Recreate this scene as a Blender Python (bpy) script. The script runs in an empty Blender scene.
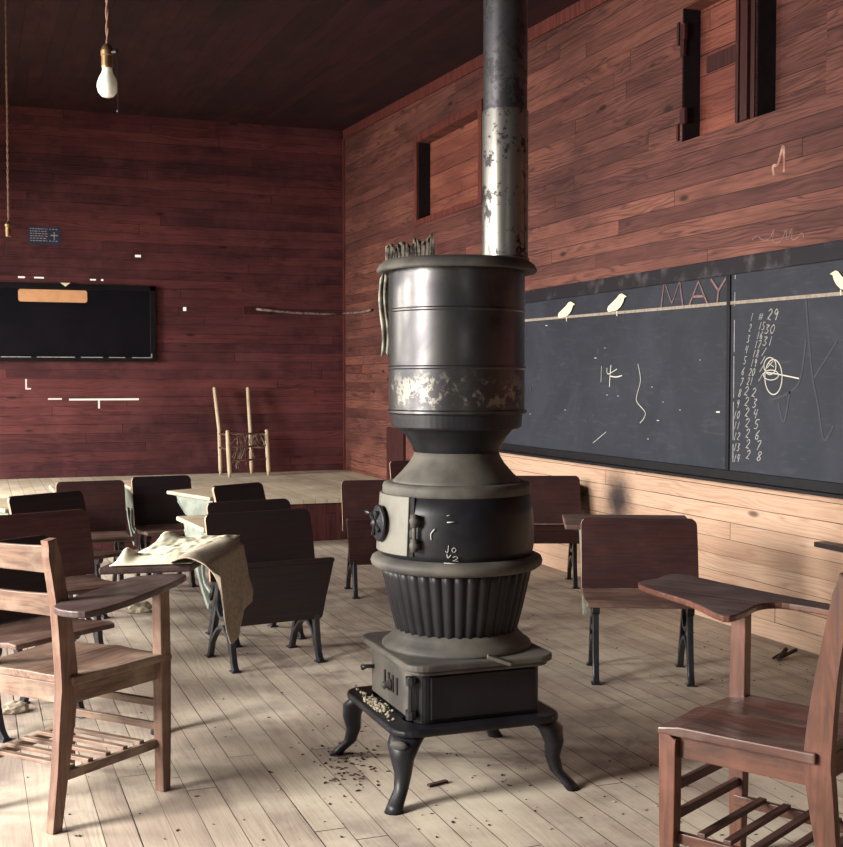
import bpy, bmesh, math, random
from mathutils import Vector, Matrix
random.seed(7)
sc = bpy.context.scene
COL = sc.collection
PI = math.pi

# ------------------------------------------------------------ camera
EYE = 1.31; FPX = 1200.0; CX, CY = 421.5, 423.5
YAW = math.radians(20.5); PITCH = math.radians(2.06)
cam_d = bpy.data.cameras.new('camera'); cam = bpy.data.objects.new('camera', cam_d); COL.objects.link(cam)
cam.location = (0, 0, EYE); cam.rotation_euler = (PI/2 - PITCH, 0, -YAW)
cam_d.sensor_fit = 'HORIZONTAL'; cam_d.sensor_width = 36; cam_d.lens = FPX*36/843
cam_d.clip_start = .05
sc.camera = cam

# ------------------------------------------------------------ world, daylight, exposure
w = bpy.data.worlds.new('overcast'); sc.world = w; w.use_nodes = True
w.node_tree.nodes['Background'].inputs[0].default_value = (1.0, .93, .80, 1)
w.node_tree.nodes['Background'].inputs[1].default_value = 1.0
sc.view_settings.view_transform = 'Standard'; sc.view_settings.look = 'None'
sc.view_settings.gamma = 1; sc.view_settings.exposure = 0.0; sc.view_settings.use_curve_mapping = False
sc.cycles.use_denoising = True
sc.cycles.max_bounces = 8; sc.cycles.diffuse_bounces = 1
XL, XR, YB, YF = -2.7, 3.77, 12.45, -1.7
LEFT_WINDOWS = [(0.35, 1.45, 10), (2.45, 3.55, 310), (4.75, 5.85, 150), (7.0, 8.1, 180), (9.9, 11.0, 290)]   # y0, y1, watts
WIN_Z = (.85, 2.55)
def area(name, loc, rot, sx, sy, watts, col=(1.0, .955, .88), spread=128):
    l = bpy.data.lights.new(name, 'AREA'); l.shape = 'RECTANGLE'; l.size = sx; l.size_y = sy
    l.energy = watts; l.color = col; l.spread = math.radians(spread)
    o = bpy.data.objects.new(name, l); COL.objects.link(o); o.location = loc; o.rotation_euler = rot
    return o
for (a, b, W) in LEFT_WINDOWS:
    # skylight falling in through each left hand window, a little downwards
    area('window_daylight', (XL-.16, (a+b)/2, sum(WIN_Z)/2+.05), (0, -math.radians(90-32), 0), WIN_Z[1]-WIN_Z[0], b-a, W)
area('window_daylight', (.55, YF-.16, 1.75), (math.radians(90-8), 0, 0), .55, 1.5, 2.5, (.80, .86, 1.0))

# ------------------------------------------------------------ helpers
def ray(x, y):
    F = Vector((math.sin(YAW)*math.cos(PITCH), math.cos(YAW)*math.cos(PITCH), -math.sin(PITCH)))
    R = Vector((math.cos(YAW), -math.sin(YAW), 0)); U = R.cross(F)
    return F*FPX + R*(x-CX) - U*(y-CY)
def at(x, y, z=0.0):
    d = ray(x, y); return Vector((0, 0, EYE)) + d*((z-EYE)/d.z)
def atX(x, y, X):
    d = ray(x, y); return Vector((0, 0, EYE)) + d*(X/d.x)
def atY(x, y, Y):
    d = ray(x, y); return Vector((0, 0, EYE)) + d*(Y/d.y)

def link(name, bm, mat, parent=None, smooth=False, bevel=0, seg=2, kind=None):
    bmesh.ops.recalc_face_normals(bm, faces=bm.faces)
    me = bpy.data.meshes.new(name); bm.to_mesh(me); bm.free()
    if smooth:
        for p in me.polygons: p.use_smooth = True
    o = bpy.data.objects.new(name, me); COL.objects.link(o)
    if mat: me.materials.append(mat)
    if parent: o.parent = parent
    if bevel:
        b = o.modifiers.new('bevel', 'BEVEL'); b.width = bevel; b.segments = seg; b.limit_method = 'ANGLE'; b.angle_limit = math.radians(40)
        b.harden_normals = False
    if smooth and bevel == 0:
        pass
    if kind: o['kind'] = kind
    return o
def tag(o, label, cat, group=None, kind=None):
    o['label'] = label; o['category'] = cat
    if group: o['group'] = group
    if kind: o['kind'] = kind
    return o
def empty(name, loc, rz, label, cat, group=None):
    o = bpy.data.objects.new(name, None); COL.objects.link(o); o.location = loc; o.rotation_euler = (0, 0, rz)
    o.empty_display_size = .1
    return tag(o, label, cat, group)
def B(): return bmesh.new()
def box(bm, x0, x1, y0, y1, z0, z1, M=None):
    vs = [bm.verts.new(v) for v in ((x0,y0,z0),(x1,y0,z0),(x1,y1,z0),(x0,y1,z0),(x0,y0,z1),(x1,y0,z1),(x1,y1,z1),(x0,y1,z1))]
    for f in ((0,3,2,1),(4,5,6,7),(0,1,5,4),(1,2,6,5),(2,3,7,6),(3,0,4,7)): bm.faces.new([vs[i] for i in f])
    if M is not None:
        for v in vs: v.co = M @ v.co
    return vs
def loft(bm, rings, cap=True, closed=True):
    """rings of equal length"""
    V = [[bm.verts.new(p) for p in r] for r in rings]
    n = len(V[0])
    for a, b in zip(V, V[1:]):
        for i in range(n if closed else n-1):
            j = (i+1) % n
            bm.faces.new((a[i], a[j], b[j], b[i]))
    if cap and closed:
        bm.faces.new(list(reversed(V[0]))); bm.faces.new(V[-1])
    return V
def frames(pts):
    pts = [Vector(p) for p in pts]; out = []
    prev = None
    for i, p in enumerate(pts):
        t = (pts[min(i+1, len(pts)-1)] - pts[max(i-1, 0)]).normalized()
        if prev is None:
            n = Vector((0, 0, 1)) if abs(t.z) < .9 else Vector((1, 0, 0))
        else: n = prev
        n = (n - t*n.dot(t)).normalized(); prev = n
        out.append((p, t, n, t.cross(n)))
    return out
def tube(bm, pts, r, n=8):
    R = r if isinstance(r, (list, tuple)) else [r]*len(pts)
    rings = []
    for (p, t, a, b), q in zip(frames(pts), R):
        rings.append([p + a*math.cos(2*PI*i/n)*q + b*math.sin(2*PI*i/n)*q for i in range(n)])
    loft(bm, rings)
def bar(bm, pts, wx, th):
    """rectangular bar following a path in a plane of constant x: wx = size along x, th = size in the plane"""
    rings = []
    P = [Vector(p) for p in pts]
    TH = th if isinstance(th, (list, tuple)) else [th]*len(P)
    for i, p in enumerate(P):
        t = (P[min(i+1, len(P)-1)] - P[max(i-1, 0)]).normalized()
        X = Vector((1, 0, 0)); N = X.cross(t).normalized(); h = TH[i]/2
        rings.append([p + X*wx/2 + N*h, p - X*wx/2 + N*h, p - X*wx/2 - N*h, p + X*wx/2 - N*h])
    loft(bm, rings)
def lathe(bm, prof, c=(0, 0, 0), n=48, fl=None):
    """prof: (r, z) list, open top/bottom capped"""
    rings = []
    for r, z in prof:
        ring = []
        for i in range(n):
            a = 2*PI*i/n; rr = r if fl is None else fl(r, z, a)
            ring.append((c[0]+rr*math.cos(a), c[1]+rr*math.sin(a), c[2]+z))
        rings.append(ring)
    loft(bm, rings)
def prism(bm, outline, z0, z1, M=None):
    lo = [bm.verts.new((p[0], p[1], z0)) for p in outline]; hi = [bm.verts.new((p[0], p[1], z1)) for p in outline]
    n = len(lo)
    bm.faces.new(list(reversed(lo))); bm.faces.new(hi)
    for i in range(n): bm.faces.new((lo[i], lo[(i+1) % n], hi[(i+1) % n], hi[i]))
    if M is not None:
        for v in lo+hi: v.co = M @ v.co
def smooth_path(pts, k=6, closed=False):
    P = [Vector(p) for p in pts]; out = []
    n = len(P)
    for i in range(n if closed else n-1):
        if closed: p0, p1, p2, p3 = P[i-1], P[i], P[(i+1) % n], P[(i+2) % n]
        else: p0, p1, p2, p3 = P[max(i-1, 0)], P[i], P[i+1], P[min(i+2, n-1)]
        for j in range(k):
            t = j/k
            out.append(.5*((2*p1) + (p2-p0)*t + (2*p0-5*p1+4*p2-p3)*t*t + (3*p1-p0-3*p2+p3)*t**3))
    if not closed: out.append(P[-1])
    return out
def round_rect(x0, x1, y0, y1, r, k=5):
    out = []
    for cx, cy, a0 in ((x1-r, y0+r, -PI/2), (x1-r, y1-r, 0), (x0+r, y1-r, PI/2), (x0+r, y0+r, PI)):
        for i in range(k+1):
            a = a0 + PI/2*i/k; out.append((cx+r*math.cos(a), cy+r*math.sin(a)))
    return out

# ------------------------------------------------------------ materials
class N:
    def __init__(s, name):
        s.m = bpy.data.materials.new(name); s.m.use_nodes = True; s.t = s.m.node_tree; s.b = s.t.nodes['Principled BSDF']
    def new(s, t, **k):
        n = s.t.nodes.new(t)
        for a, v in k.items(): setattr(n, a, v)
        return n
    def put(s, sock, v):
        if v is None: return
        if isinstance(v, bpy.types.NodeSocket): s.t.links.new(v, sock)
        elif isinstance(v, (tuple, list)):
            sock.default_value = (*v, 1) if (len(v) == 3 and len(sock.default_value) == 4) else v
        else: sock.default_value = v
    def math(s, op, a, b=None, c=None, clamp=False):
        n = s.new('ShaderNodeMath', operation=op); n.use_clamp = clamp
        s.put(n.inputs[0], a); s.put(n.inputs[1], b)
        if c is not None: s.put(n.inputs[2], c)
        return n.outputs[0]
    def xyz(s, x, y, z):
        n = s.new('ShaderNodeCombineXYZ'); s.put(n.inputs[0], x); s.put(n.inputs[1], y); s.put(n.inputs[2], z); return n.outputs[0]
    def sep(s, v):
        n = s.new('ShaderNodeSeparateXYZ'); s.put(n.inputs[0], v); return n.outputs
    def obj(s): return s.new('ShaderNodeTexCoord').outputs['Object']
    def noise(s, v, scale=5, detail=4, rough=.55, dist=0):
        n = s.new('ShaderNodeTexNoise'); s.put(n.inputs['Vector'], v); n.inputs['Scale'].default_value = scale
        n.inputs['Detail'].default_value = detail; n.inputs['Roughness'].default_value = rough; n.inputs['Distortion'].default_value = dist
        return n.outputs['Fac']
    def white(s, v):
        n = s.new('ShaderNodeTexWhiteNoise', noise_dimensions='3D'); s.put(n.inputs['Vector'], v); return n.outputs['Value']
    def ramp(s, f, a, b, lo=0., hi=1.):
        n = s.new('ShaderNodeMapRange'); n.interpolation_type = 'SMOOTHSTEP'
        s.put(n.inputs['Value'], f); n.inputs['From Min'].default_value = a; n.inputs['From Max'].default_value = b
        n.inputs['To Min'].default_value = lo; n.inputs['To Max'].default_value = hi
        return n.outputs[0]
    def mix(s, f, a, b, mode='MIX'):
        n = s.new('ShaderNodeMix', data_type='RGBA', blend_type=mode); s.put(n.inputs[0], f); s.put(n.inputs[6], a); s.put(n.inputs[7], b)
        return n.outputs[2]
    def scale3(s, v, k):
        n = s.new('ShaderNodeVectorMath', operation='MULTIPLY'); s.put(n.inputs[0], v); n.inputs[1].default_value = k; return n.outputs[0]
    def bump(s, h, strength=.3, dist=.01):
        n = s.new('ShaderNodeBump'); n.inputs['Strength'].default_value = strength; n.inputs['Distance'].default_value = dist
        s.put(n.inputs['Height'], h); s.t.links.new(n.outputs[0], s.b.inputs['Normal'])
    def out(s, col=None, rough=.6, metal=0., spec=None):
        s.put(s.b.inputs['Base Color'], col); s.put(s.b.inputs['Roughness'], rough); s.put(s.b.inputs['Metallic'], metal)
        if spec is not None: s.put(s.b.inputs['Specular IOR Level'], spec)
        return s.m
def rgb(r, g, b):
    f = lambda c: (c/255/12.92) if c/255 <= .04045 else ((c/255+.055)/1.055)**2.4
    return (f(r), f(g), f(b))

def plank(name, along, across, width, length, c1, c2, dark, rough=.7, grain=.5, knots=True, low=None, lowz=.8, lowy=99, stain=None, seed=0.0, joint=.035, dust=None, spec=.3, patch=None):
    n = N(name); o = n.sep(n.obj()); ix = {'X': 0, 'Y': 1, 'Z': 2}
    a = o[ix[along]]; c = o[ix[across]]
    wob = n.math('MULTIPLY', n.math('SUBTRACT', n.noise(n.xyz(n.math('MULTIPLY', a, .35), seed, 0), 1, 1), .5), .02)
    cc = n.math('DIVIDE', n.math('ADD', c, n.math('ADD', wob, seed)), width)
    row = n.math('FLOOR', cc); fr = n.math('FRACT', cc)
    r1 = n.white(n.xyz(row, 3.1+seed, 0))
    al = n.math('ADD', n.math('DIVIDE', a, length), n.math('MULTIPLY', r1, 9))
    bi = n.math('FLOOR', al); bf = n.math('FRACT', al)
    rnd = n.white(n.xyz(row, bi, 1.7)); rnd2 = n.white(n.xyz(row, bi, 9.3))
    sh = n.math('MULTIPLY', rnd, 37)
    # cathedral grain: growth-ring lines that bend along the board
    warp = n.noise(n.xyz(n.math('MULTIPLY', a, .9), n.math('MULTIPLY', c, 7), sh), 1, 2)
    ph = n.math('ADD', n.math('MULTIPLY', c, 240), n.math('MULTIPLY', warp, 70))
    rings = n.math('POWER', n.math('MULTIPLY', n.math('ADD', n.math('SINE', ph), 1), .5), 2.5)
    rings = n.math('MULTIPLY', rings, n.ramp(n.noise(n.xyz(n.math('MULTIPLY', a, 1.1), n.math('MULTIPLY', c, 4), sh), 1, 2), .38, .58, .25, 1))
    fine = n.noise(n.xyz(n.math('MULTIPLY', a, 3), n.math('MULTIPLY', c, 160), sh), 1, 5, .7)
    big = n.noise(n.xyz(n.math('MULTIPLY', a, .6), n.math('MULTIPLY', c, 1.5), seed), 1.3, 4, .6)
    col = n.mix(rnd, c1, c2)
    g = n.math('ADD', n.math('MULTIPLY', rings, .55), n.ramp(fine, .40, .70, 0, .6))
    lowm = None
    if low:
        z = n.math('ADD', o[2], n.math('MULTIPLY', n.math('SUBTRACT', big, .5), .03))
        lowm = n.math('MULTIPLY', n.ramp(z, lowz-.01, lowz+.03, 1, 0), n.ramp(o[1], lowy-1, lowy, 1, 0))
        lowc = n.mix(rnd, low[0], low[1]); lowc = n.mix(n.math('MULTIPLY', g, .5), lowc, low[2]); lowc = n.mix(n.ramp(big, .4, .75, 0, .22), lowc, low[2])
    gm = n.math('MULTIPLY', g, grain)
    col = n.mix(gm, col, dark, 'MIX')
    col = n.mix(n.ramp(big, .35, .7, 0, .5), col, dark, 'MIX')
    col = n.mix(n.ramp(n.noise(n.xyz(n.math('MULTIPLY', a, 1.5), n.math('MULTIPLY', c, 9), sh), 1, 3), .45, .75, 0, .45), col, dark)
    if lowm: col = n.mix(lowm, col, lowc)
    if knots:
        v = n.new('ShaderNodeTexVoronoi', feature='F1'); v.inputs['Scale'].default_value = 1
        n.put(v.inputs['Vector'], n.xyz(n.math('MULTIPLY', a, 1.9), n.math('MULTIPLY', c, 5.5), seed))
        k = n.ramp(v.outputs['Distance'], .05, .13, 1, 0)
        gate = n.math('GREATER_THAN', n.white(v.outputs['Position']), .3)
        col = n.mix(n.math('MULTIPLY', n.math('MULTIPLY', k, gate), .75), col, tuple(.35*q for q in dark))
    if dust:
        d = n.ramp(n.noise(n.xyz(a, c, 4+seed), 2.2, 5, .65), .42, .68, 0, dust[1]); col = n.mix(d, col, dust[0])
        d2 = n.ramp(n.noise(n.xyz(a, c, 14+seed), 1.1, 5, .7, 1), .55, .72, 0, dust[2]); col = n.mix(d2, col, dark)
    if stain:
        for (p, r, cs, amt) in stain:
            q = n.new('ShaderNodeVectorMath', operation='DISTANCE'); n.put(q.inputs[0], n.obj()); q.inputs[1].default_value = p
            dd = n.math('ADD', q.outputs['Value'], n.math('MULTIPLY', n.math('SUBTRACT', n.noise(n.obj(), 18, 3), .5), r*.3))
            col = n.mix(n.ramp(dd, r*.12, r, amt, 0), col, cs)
    j1 = n.math('LESS_THAN', fr, n.math('MULTIPLY', n.math('ADD', .45, n.white(n.xyz(row, 7.7, bi))), joint)); j2 = n.math('LESS_THAN', bf, .004/length*1.2)
    j = n.math('MAXIMUM', j1, j2)
    jm = n.math('MULTIPLY', j, n.ramp(n.noise(n.xyz(n.math('MULTIPLY', a, 1.3), row, 0), 1, 2), .3, .6, .45, 1))
    col = n.mix(jm, col, tuple(.10*q for q in dark))
    h = n.math('SUBTRACT', n.math('MULTIPLY', fine, .25), j); h = n.math('ADD', h, n.math('MULTIPLY', rnd2, .35))
    n.bump(h, .45, .006)
    return n.out(col, n.ramp(big, .3, .7, rough-.08, rough+.08), 0, spec)

def wood(name, c1, dark, axis='X', rough=.5, worn=None, spec=.4, k=1.0):
    n = N(name); o = n.sep(n.obj()); ax = {'X': 0, 'Y': 1, 'Z': 2}[axis]
    v = [n.math('MULTIPLY', o[i], (2.5 if i == ax else 55)*k) for i in range(3)]
    fine = n.noise(n.xyz(*v), 1, 5, .7)
    v2 = [n.math('MULTIPLY', o[i], (1.2 if i == ax else 9)*k) for i in range(3)]
    warp = n.noise(n.xyz(*v2), 1, 2)
    ringv = n.math('POWER', n.math('MULTIPLY', n.math('ADD', n.math('SINE', n.math('MULTIPLY', warp, 90)), 1), .5), 2)
    col = n.mix(n.math('MULTIPLY', n.ramp(fine, .38, .68), .75), c1, dark); col = n.mix(n.math('MULTIPLY', ringv, .35), col, dark)
    if worn:
        ww = n.ramp(n.noise(n.obj(), 6, 5, .6), .45, .68, 0, worn[1]); col = n.mix(ww, col, worn[0])
    n.bump(fine, .15, .002)
    return n.out(col, n.ramp(fine, .3, .7, rough-.07, rough+.1), 0, spec)
def plain(name, c, rough=.6, metal=0., var=.25, scale=20, bump=.0, spec=.4, c2=None, lo=.4, hi=.65):
    n = N(name); f = n.noise(n.obj(), scale, 5, .6)
    col = n.mix(n.ramp(f, lo, hi), c, c2 if c2 else tuple(q*(1-var) for q in c))
    if bump: n.bump(f, bump, .004)
    return n.out(col, rough, metal, spec)

RED1, RED2, REDD = rgb(126, 68, 68), rgb(90, 48, 54), rgb(34, 16, 23)
M = {}
M['wall_right'] = plank('red stained pine boards', 'Y', 'Z', .092, 3.1, rgb(150, 96, 82), rgb(108, 66, 60), rgb(48, 23, 27), .6, .85,
                        low=(rgb(206, 176, 152), rgb(188, 156, 132), rgb(140, 84, 66)), lowz=.80, lowy=9.2,
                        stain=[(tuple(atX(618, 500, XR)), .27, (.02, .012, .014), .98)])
M['wall_back'] = plank('dark red back boards', 'X', 'Z', .092, 3.2, RED1, RED2, REDD, .6, .75, seed=5.3, dust=(rgb(122, 72, 74), .4, .35))
M['wall_left'] = plank('dark side boards', 'Y', 'Z', .092, 2.4, rgb(84, 44, 40), rgb(66, 34, 33), REDD, .65, .5, seed=2.2)
M['ceiling'] = plank('dark ceiling boards', 'Y', 'X', .11, 3.4, rgb(66, 31, 35), rgb(48, 24, 28), rgb(20, 10, 14), .75, .5, seed=8.1, knots=False)
M['floor'] = plank('worn pale floor boards', 'Y', 'X', .096, 2.7, rgb(194, 180, 162), rgb(172, 156, 142), rgb(106, 90, 90), .62, .4, seed=1.3, joint=.034, knots=False,
                   dust=(rgb(212, 202, 184), .6, .75), spec=.3)
M['stage'] = plank('pale stage boards', 'Y', 'X', .10, 3.1, rgb(220, 208, 184), rgb(206, 192, 166), rgb(150, 132, 118), .65, .3, seed=4.4, joint=.025, knots=False, dust=(rgb(226, 216, 194), .6, .3))
M['stagefront'] = plank('weathered stage skirting', 'Z', 'X', .085, 1.4, rgb(112, 58, 54), rgb(86, 44, 44), REDD, .7, .7, seed=6.4, knots=False)
M['recess'] = plank('orange boarding in window opening', 'Y', 'Z', .12, 2.2, rgb(170, 104, 84), rgb(146, 84, 70), rgb(78, 36, 36), .6, .65, seed=3.7)
M['darktrim'] = wood('dark trim wood', rgb(74, 36, 34), rgb(34, 15, 18), 'Z')
M['redtrim'] = wood('red trim wood', rgb(120, 62, 54), rgb(60, 26, 28), 'Z')
M['desk'] = wood('dark varnished desk wood', rgb(62, 35, 33), rgb(32, 18, 21), 'X', .42, (rgb(82, 52, 48), .3))
M['edge'] = wood('worn pale desk edge', rgb(196, 168, 142), rgb(140, 108, 90), 'Z', .5)
M['chairwood_y'] = wood('worn oak chair side', rgb(126, 102, 88), rgb(76, 56, 51), 'Y', .45, (rgb(168, 150, 132), .5))
M['oak_ys'] = wood('red oak side rail', rgb(94, 61, 48), rgb(50, 29, 25), 'Y', .4, (rgb(140, 92, 78), .3))
M['rack'] = wood('dark rack slat', rgb(84, 56, 50), rgb(48, 30, 30), 'X', .5)
M['jamb'] = plain('blackened jamb', rgb(26, 17, 22), .85, 0, .4)  # near-black colour carries the shade of the window recesses
M['deskblack'] = wood('blackened desk wood', rgb(36, 24, 27), rgb(20, 13, 17), 'X', .45)
M['desktop'] = wood('greyed desktop wood', rgb(204, 188, 162), rgb(150, 128, 108), 'X', .5, (rgb(220, 206, 182), .4))
M['chairwood'] = wood('worn oak chair', rgb(126, 102, 88), rgb(76, 56, 51), 'X', .45, (rgb(168, 150, 132), .5))
M['benchwood'] = wood('worn brown seat board', rgb(106, 82, 74), rgb(66, 48, 46), 'X', .45, (rgb(140, 116, 104), .5))
M['chairwood_z'] = wood('worn oak chair upright', rgb(124, 94, 80), rgb(78, 54, 48), 'Z', .45, (rgb(168, 142, 122), .35))
M['oak'] = wood('red oak chair', rgb(94, 61, 48), rgb(50, 29, 25), 'X', .4, (rgb(140, 92, 78), .3))
M['oak_y'] = wood('red oak seat', rgb(94, 64, 56), rgb(54, 36, 34), 'Y', .34, (rgb(122, 98, 90), .5))
M['oak_z'] = wood('red oak upright', rgb(104, 66, 50), rgb(54, 31, 26), 'Z', .4, (rgb(146, 96, 84), .25))
M['tablet'] = wood('dark tablet arm wood', rgb(82, 64, 62), rgb(46, 34, 38), 'Y', .42, (rgb(116, 100, 96), .45))
M['iron'] = plain('black cast iron', rgb(44, 46, 54), .30, .3, .4, 30, .05, spec=.7)
M['greeniron'] = plain('grey green painted cast iron', rgb(140, 148, 136), .55, .1, .35, 9, .05, c2=rgb(116, 122, 116))
M['stove'] = plain('stove cast iron', rgb(32, 31, 36), .42, .0, .35, 7, .05, c2=rgb(21, 21, 25), spec=.28)
M['stovedust'] = plain('dusty stove cast iron', rgb(96, 92, 85), .6, .0, .35, 4, .04, c2=rgb(62, 60, 59), spec=.2, lo=.35, hi=.68)
M['doorplate'] = plain('pale fire door', rgb(110, 107, 98), .5, .0, .1, 12, .03, c2=rgb(98, 95, 87))
M['slot'] = plain('dark slot', rgb(12, 11, 13), .8)
def drum_mat(name, base, smoke, speck, zlo, zhi, rough=.32, amt=.9):
    """smoked sheet metal, with patches of bare bright flecks between heights zlo and zhi"""
    n = N(name); o = n.obj(); z = n.sep(o)[2]
    f = n.noise(o, 4.5, 5, .55, .4); f2 = n.noise(o, 38, 6, .75, .3); f3 = n.noise(o, 9, 4, .6)
    col = n.mix(n.ramp(f, .35, .68), base, smoke)
    sp = n.math('MULTIPLY', n.ramp(n.math('ADD', n.math('MULTIPLY', f2, .5), n.math('MULTIPLY', f3, .5)), .515, .57, 0, amt), n.math('MULTIPLY', n.ramp(z, zlo, zlo+.04), n.ramp(z, zhi-.08, zhi, 1, 0)))
    col = n.mix(sp, col, speck)
    rg = n.math('ADD', n.ramp(f, .35, .68, rough, rough+.14), n.math('MULTIPLY', sp, .12))
    n.bump(f2, .03, .003)
    return n.out(col, rg, .8, .4)
M['drum'] = drum_mat('smoked sheet steel drum', rgb(88, 86, 85), rgb(58, 57, 61), rgb(140, 137, 126), 1.20, 1.36, .29, .75)
M['pipe'] = drum_mat('mottled galvanised pipe', rgb(136, 133, 126), rgb(112, 110, 108), rgb(44, 42, 46), .0, .56, .30, .95)
M['slate'] = None
n = N('slate blackboard'); f = n.noise(n.obj(), 1.6, 6, .7, 1.2); f2 = n.noise(n.scale3(n.obj(), (1, .6, 3)), 5, 5, .7, 2)
c = n.mix(n.ramp(f, .35, .7), rgb(38, 42, 52), rgb(50, 53, 64)); c = n.mix(n.ramp(f2, .52, .78, 0, .4), c, rgb(84, 83, 90))
M['slate'] = n.out(c, .55, 0, .28)
M['blackframe'] = plain('black painted frame', rgb(22, 20, 26), .5, 0, .5, 14, .3, c2=rgb(13, 12, 17), spec=.25)
M['greyframe'] = plain('scuffed dark painted rail', rgb(30, 26, 33), .55, 0, .5, 9, .2, c2=rgb(72, 65, 70), lo=.5, hi=.72, spec=.25)
M['backboard'] = plain('black wall board', rgb(20, 18, 27), .5, 0, .3, 4, spec=.15)
M['chalk'] = plain('white chalk', rgb(214, 210, 196), .9, 0, .1)
M['dimchalk'] = plain('faint chalk', rgb(178, 176, 172), .9, 0, .35, 60)
M['smear'] = plain('smeared chalk', rgb(72, 71, 78), .9, 0, .15, 30)
M['redchalk'] = plain('faint red chalk', rgb(142, 110, 108), .9, 0, .35, 60)
M['smear2'] = plain('pale rubbed smear', rgb(196, 160, 140), .8, 0, .4, 14, c2=rgb(150, 94, 84))
M['birdpaper'] = plain('cream paper', rgb(250, 240, 200), .9, 0, .05)
M['stick'] = plain('pale strip', rgb(164, 150, 136), .8, 0, .3, 40)
M['label'] = plain('tan card', rgb(236, 178, 132), .8, 0, .12, 12)
M['bluepaper'] = plain('blue notice card', rgb(52, 56, 84), .7)
M['cloth'] = plain('off white cloth', rgb(240, 234, 206), .95, 0, .08, 10, .1)
M['sack'] = plain('grey beige sacking', rgb(178, 164, 146), .95, 0, .2, 70, .2, c2=rgb(156, 142, 126))
M['paper'] = plain('yellowed paper', rgb(205, 196, 172), .9, 0, .3, 30)
M['rag'] = plain('pale stained rag', rgb(160, 155, 140), .95, 0, .5, 16, .2, c2=rgb(78, 74, 70))
M['palewood'] = wood('bare pale chair wood', rgb(222, 204, 172), rgb(180, 152, 122), 'Z', .55)
M['rung'] = wood('brown rung wood', rgb(120, 84, 72), rgb(74, 46, 44), 'X', .55)
M['bark'] = plain('torn seat strips', rgb(150, 130, 118), .9, 0, .4, 30)
M['debris'] = plain('dark wood chips', rgb(70, 54, 48), .9, 0, .5, 30)
M['ash'] = plain('pale ash crumbs', rgb(190, 180, 158), .95, 0, .4, 40)
M['brass'] = plain('aged brass', rgb(150, 122, 88), .4, .8, .4, 30)
M['cord'] = plain('twisted fabric cord', rgb(170, 132, 112), .9, 0, .3, 60)
M['black'] = plain('black bakelite', rgb(26, 22, 24), .4)
n = N('frosted bulb'); M['bulb'] = n.out(rgb(253, 250, 235), .25, 0, .5)
n.b.inputs['Subsurface Weight'].default_value = .6; n.b.inputs['Subsurface Radius'].default_value = (.03, .03, .03)
n.b.inputs['Subsurface Scale'].default_value = 1.0

# ------------------------------------------------------------ setting
def slab(name, axis, p0, p1, u0, u1, v0, v1, holes, mat):
    """wall slab with rectangular holes; axis 'X': thickness p0..p1 in x, u = y, v = z; 'Y': u = x"""
    us = sorted({u0, u1, *[h[0] for h in holes], *[h[1] for h in holes]}); vs = sorted({v0, v1, *[h[2] for h in holes], *[h[3] for h in holes]})
    us = [u for u in us if u0 <= u <= u1]; vs = [v for v in vs if v0 <= v <= v1]
    bm = B(); inside = lambda u, v: not any(h[0] < u < h[1] and h[2] < v < h[3] for h in holes) and u0 < u < u1 and v0 < v < v1
    cache = {}
    def V(p, u, v):
        k = (p, u, v)
        if k not in cache: cache[k] = bm.verts.new((p, u, v) if axis == 'X' else (u, p, v))
        return cache[k]
    for i in range(len(us)-1):
        for j in range(len(vs)-1):
            um, vm = (us[i]+us[i+1])/2, (vs[j]+vs[j+1])/2
            if not inside(um, vm): continue
            for p in (p0, p1): bm.faces.new((V(p, us[i], vs[j]), V(p, us[i+1], vs[j]), V(p, us[i+1], vs[j+1]), V(p, us[i], vs[j+1])))
            um0 = (us[i-1]+us[i])/2 if i else u0-1; um1 = (us[i+1]+us[i+2])/2 if i+2 < len(us) else u1+1
            vm0 = (vs[j-1]+vs[j])/2 if j else v0-1; vm1 = (vs[j+1]+vs[j+2])/2 if j+2 < len(vs) else v1+1
            for (uu, vv, q) in ((um0, vm, ((us[i], vs[j]), (us[i], vs[j+1]))), (um1, vm, ((us[i+1], vs[j]), (us[i+1], vs[j+1]))),
                                (um, vm0, ((us[i], vs[j]), (us[i+1], vs[j]))), (um, vm1, ((us[i], vs[j+1]), (us[i+1], vs[j+1])))):
                if not inside(uu, vv):
                    (a, b), (c, d) = q; bm.faces.new((V(p0, a, b), V(p0, c, d), V(p1, c, d), V(p1, a, b)))
    return link(name, bm, mat, kind='structure')

bm = B(); box(bm, XL-.1, XR+.1, YF-.1, YB+.1, -.08, 0); link('floor', bm, M['floor'], kind='structure')
CEIL = lambda y: 3.985 - .036*(YB-y)
bm = B()
vs = [bm.verts.new(v) for v in ((XL-.1, YF-.1, CEIL(YF-.1)), (XR+.14, YF-.1, CEIL(YF-.1)), (XR+.14, YB+.1, CEIL(YB+.1)), (XL-.1, YB+.1, CEIL(YB+.1)))]
vt = [bm.verts.new(v.co + Vector((0, 0, .1))) for v in vs]
bm.faces.new(vs); bm.faces.new(list(reversed(vt)))
for i in range(4): bm.faces.new((vs[i], vs[(i+1) % 4], vt[(i+1) % 4], vt[i]))
link('ceiling', bm, M['ceiling'], kind='structure')

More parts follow.
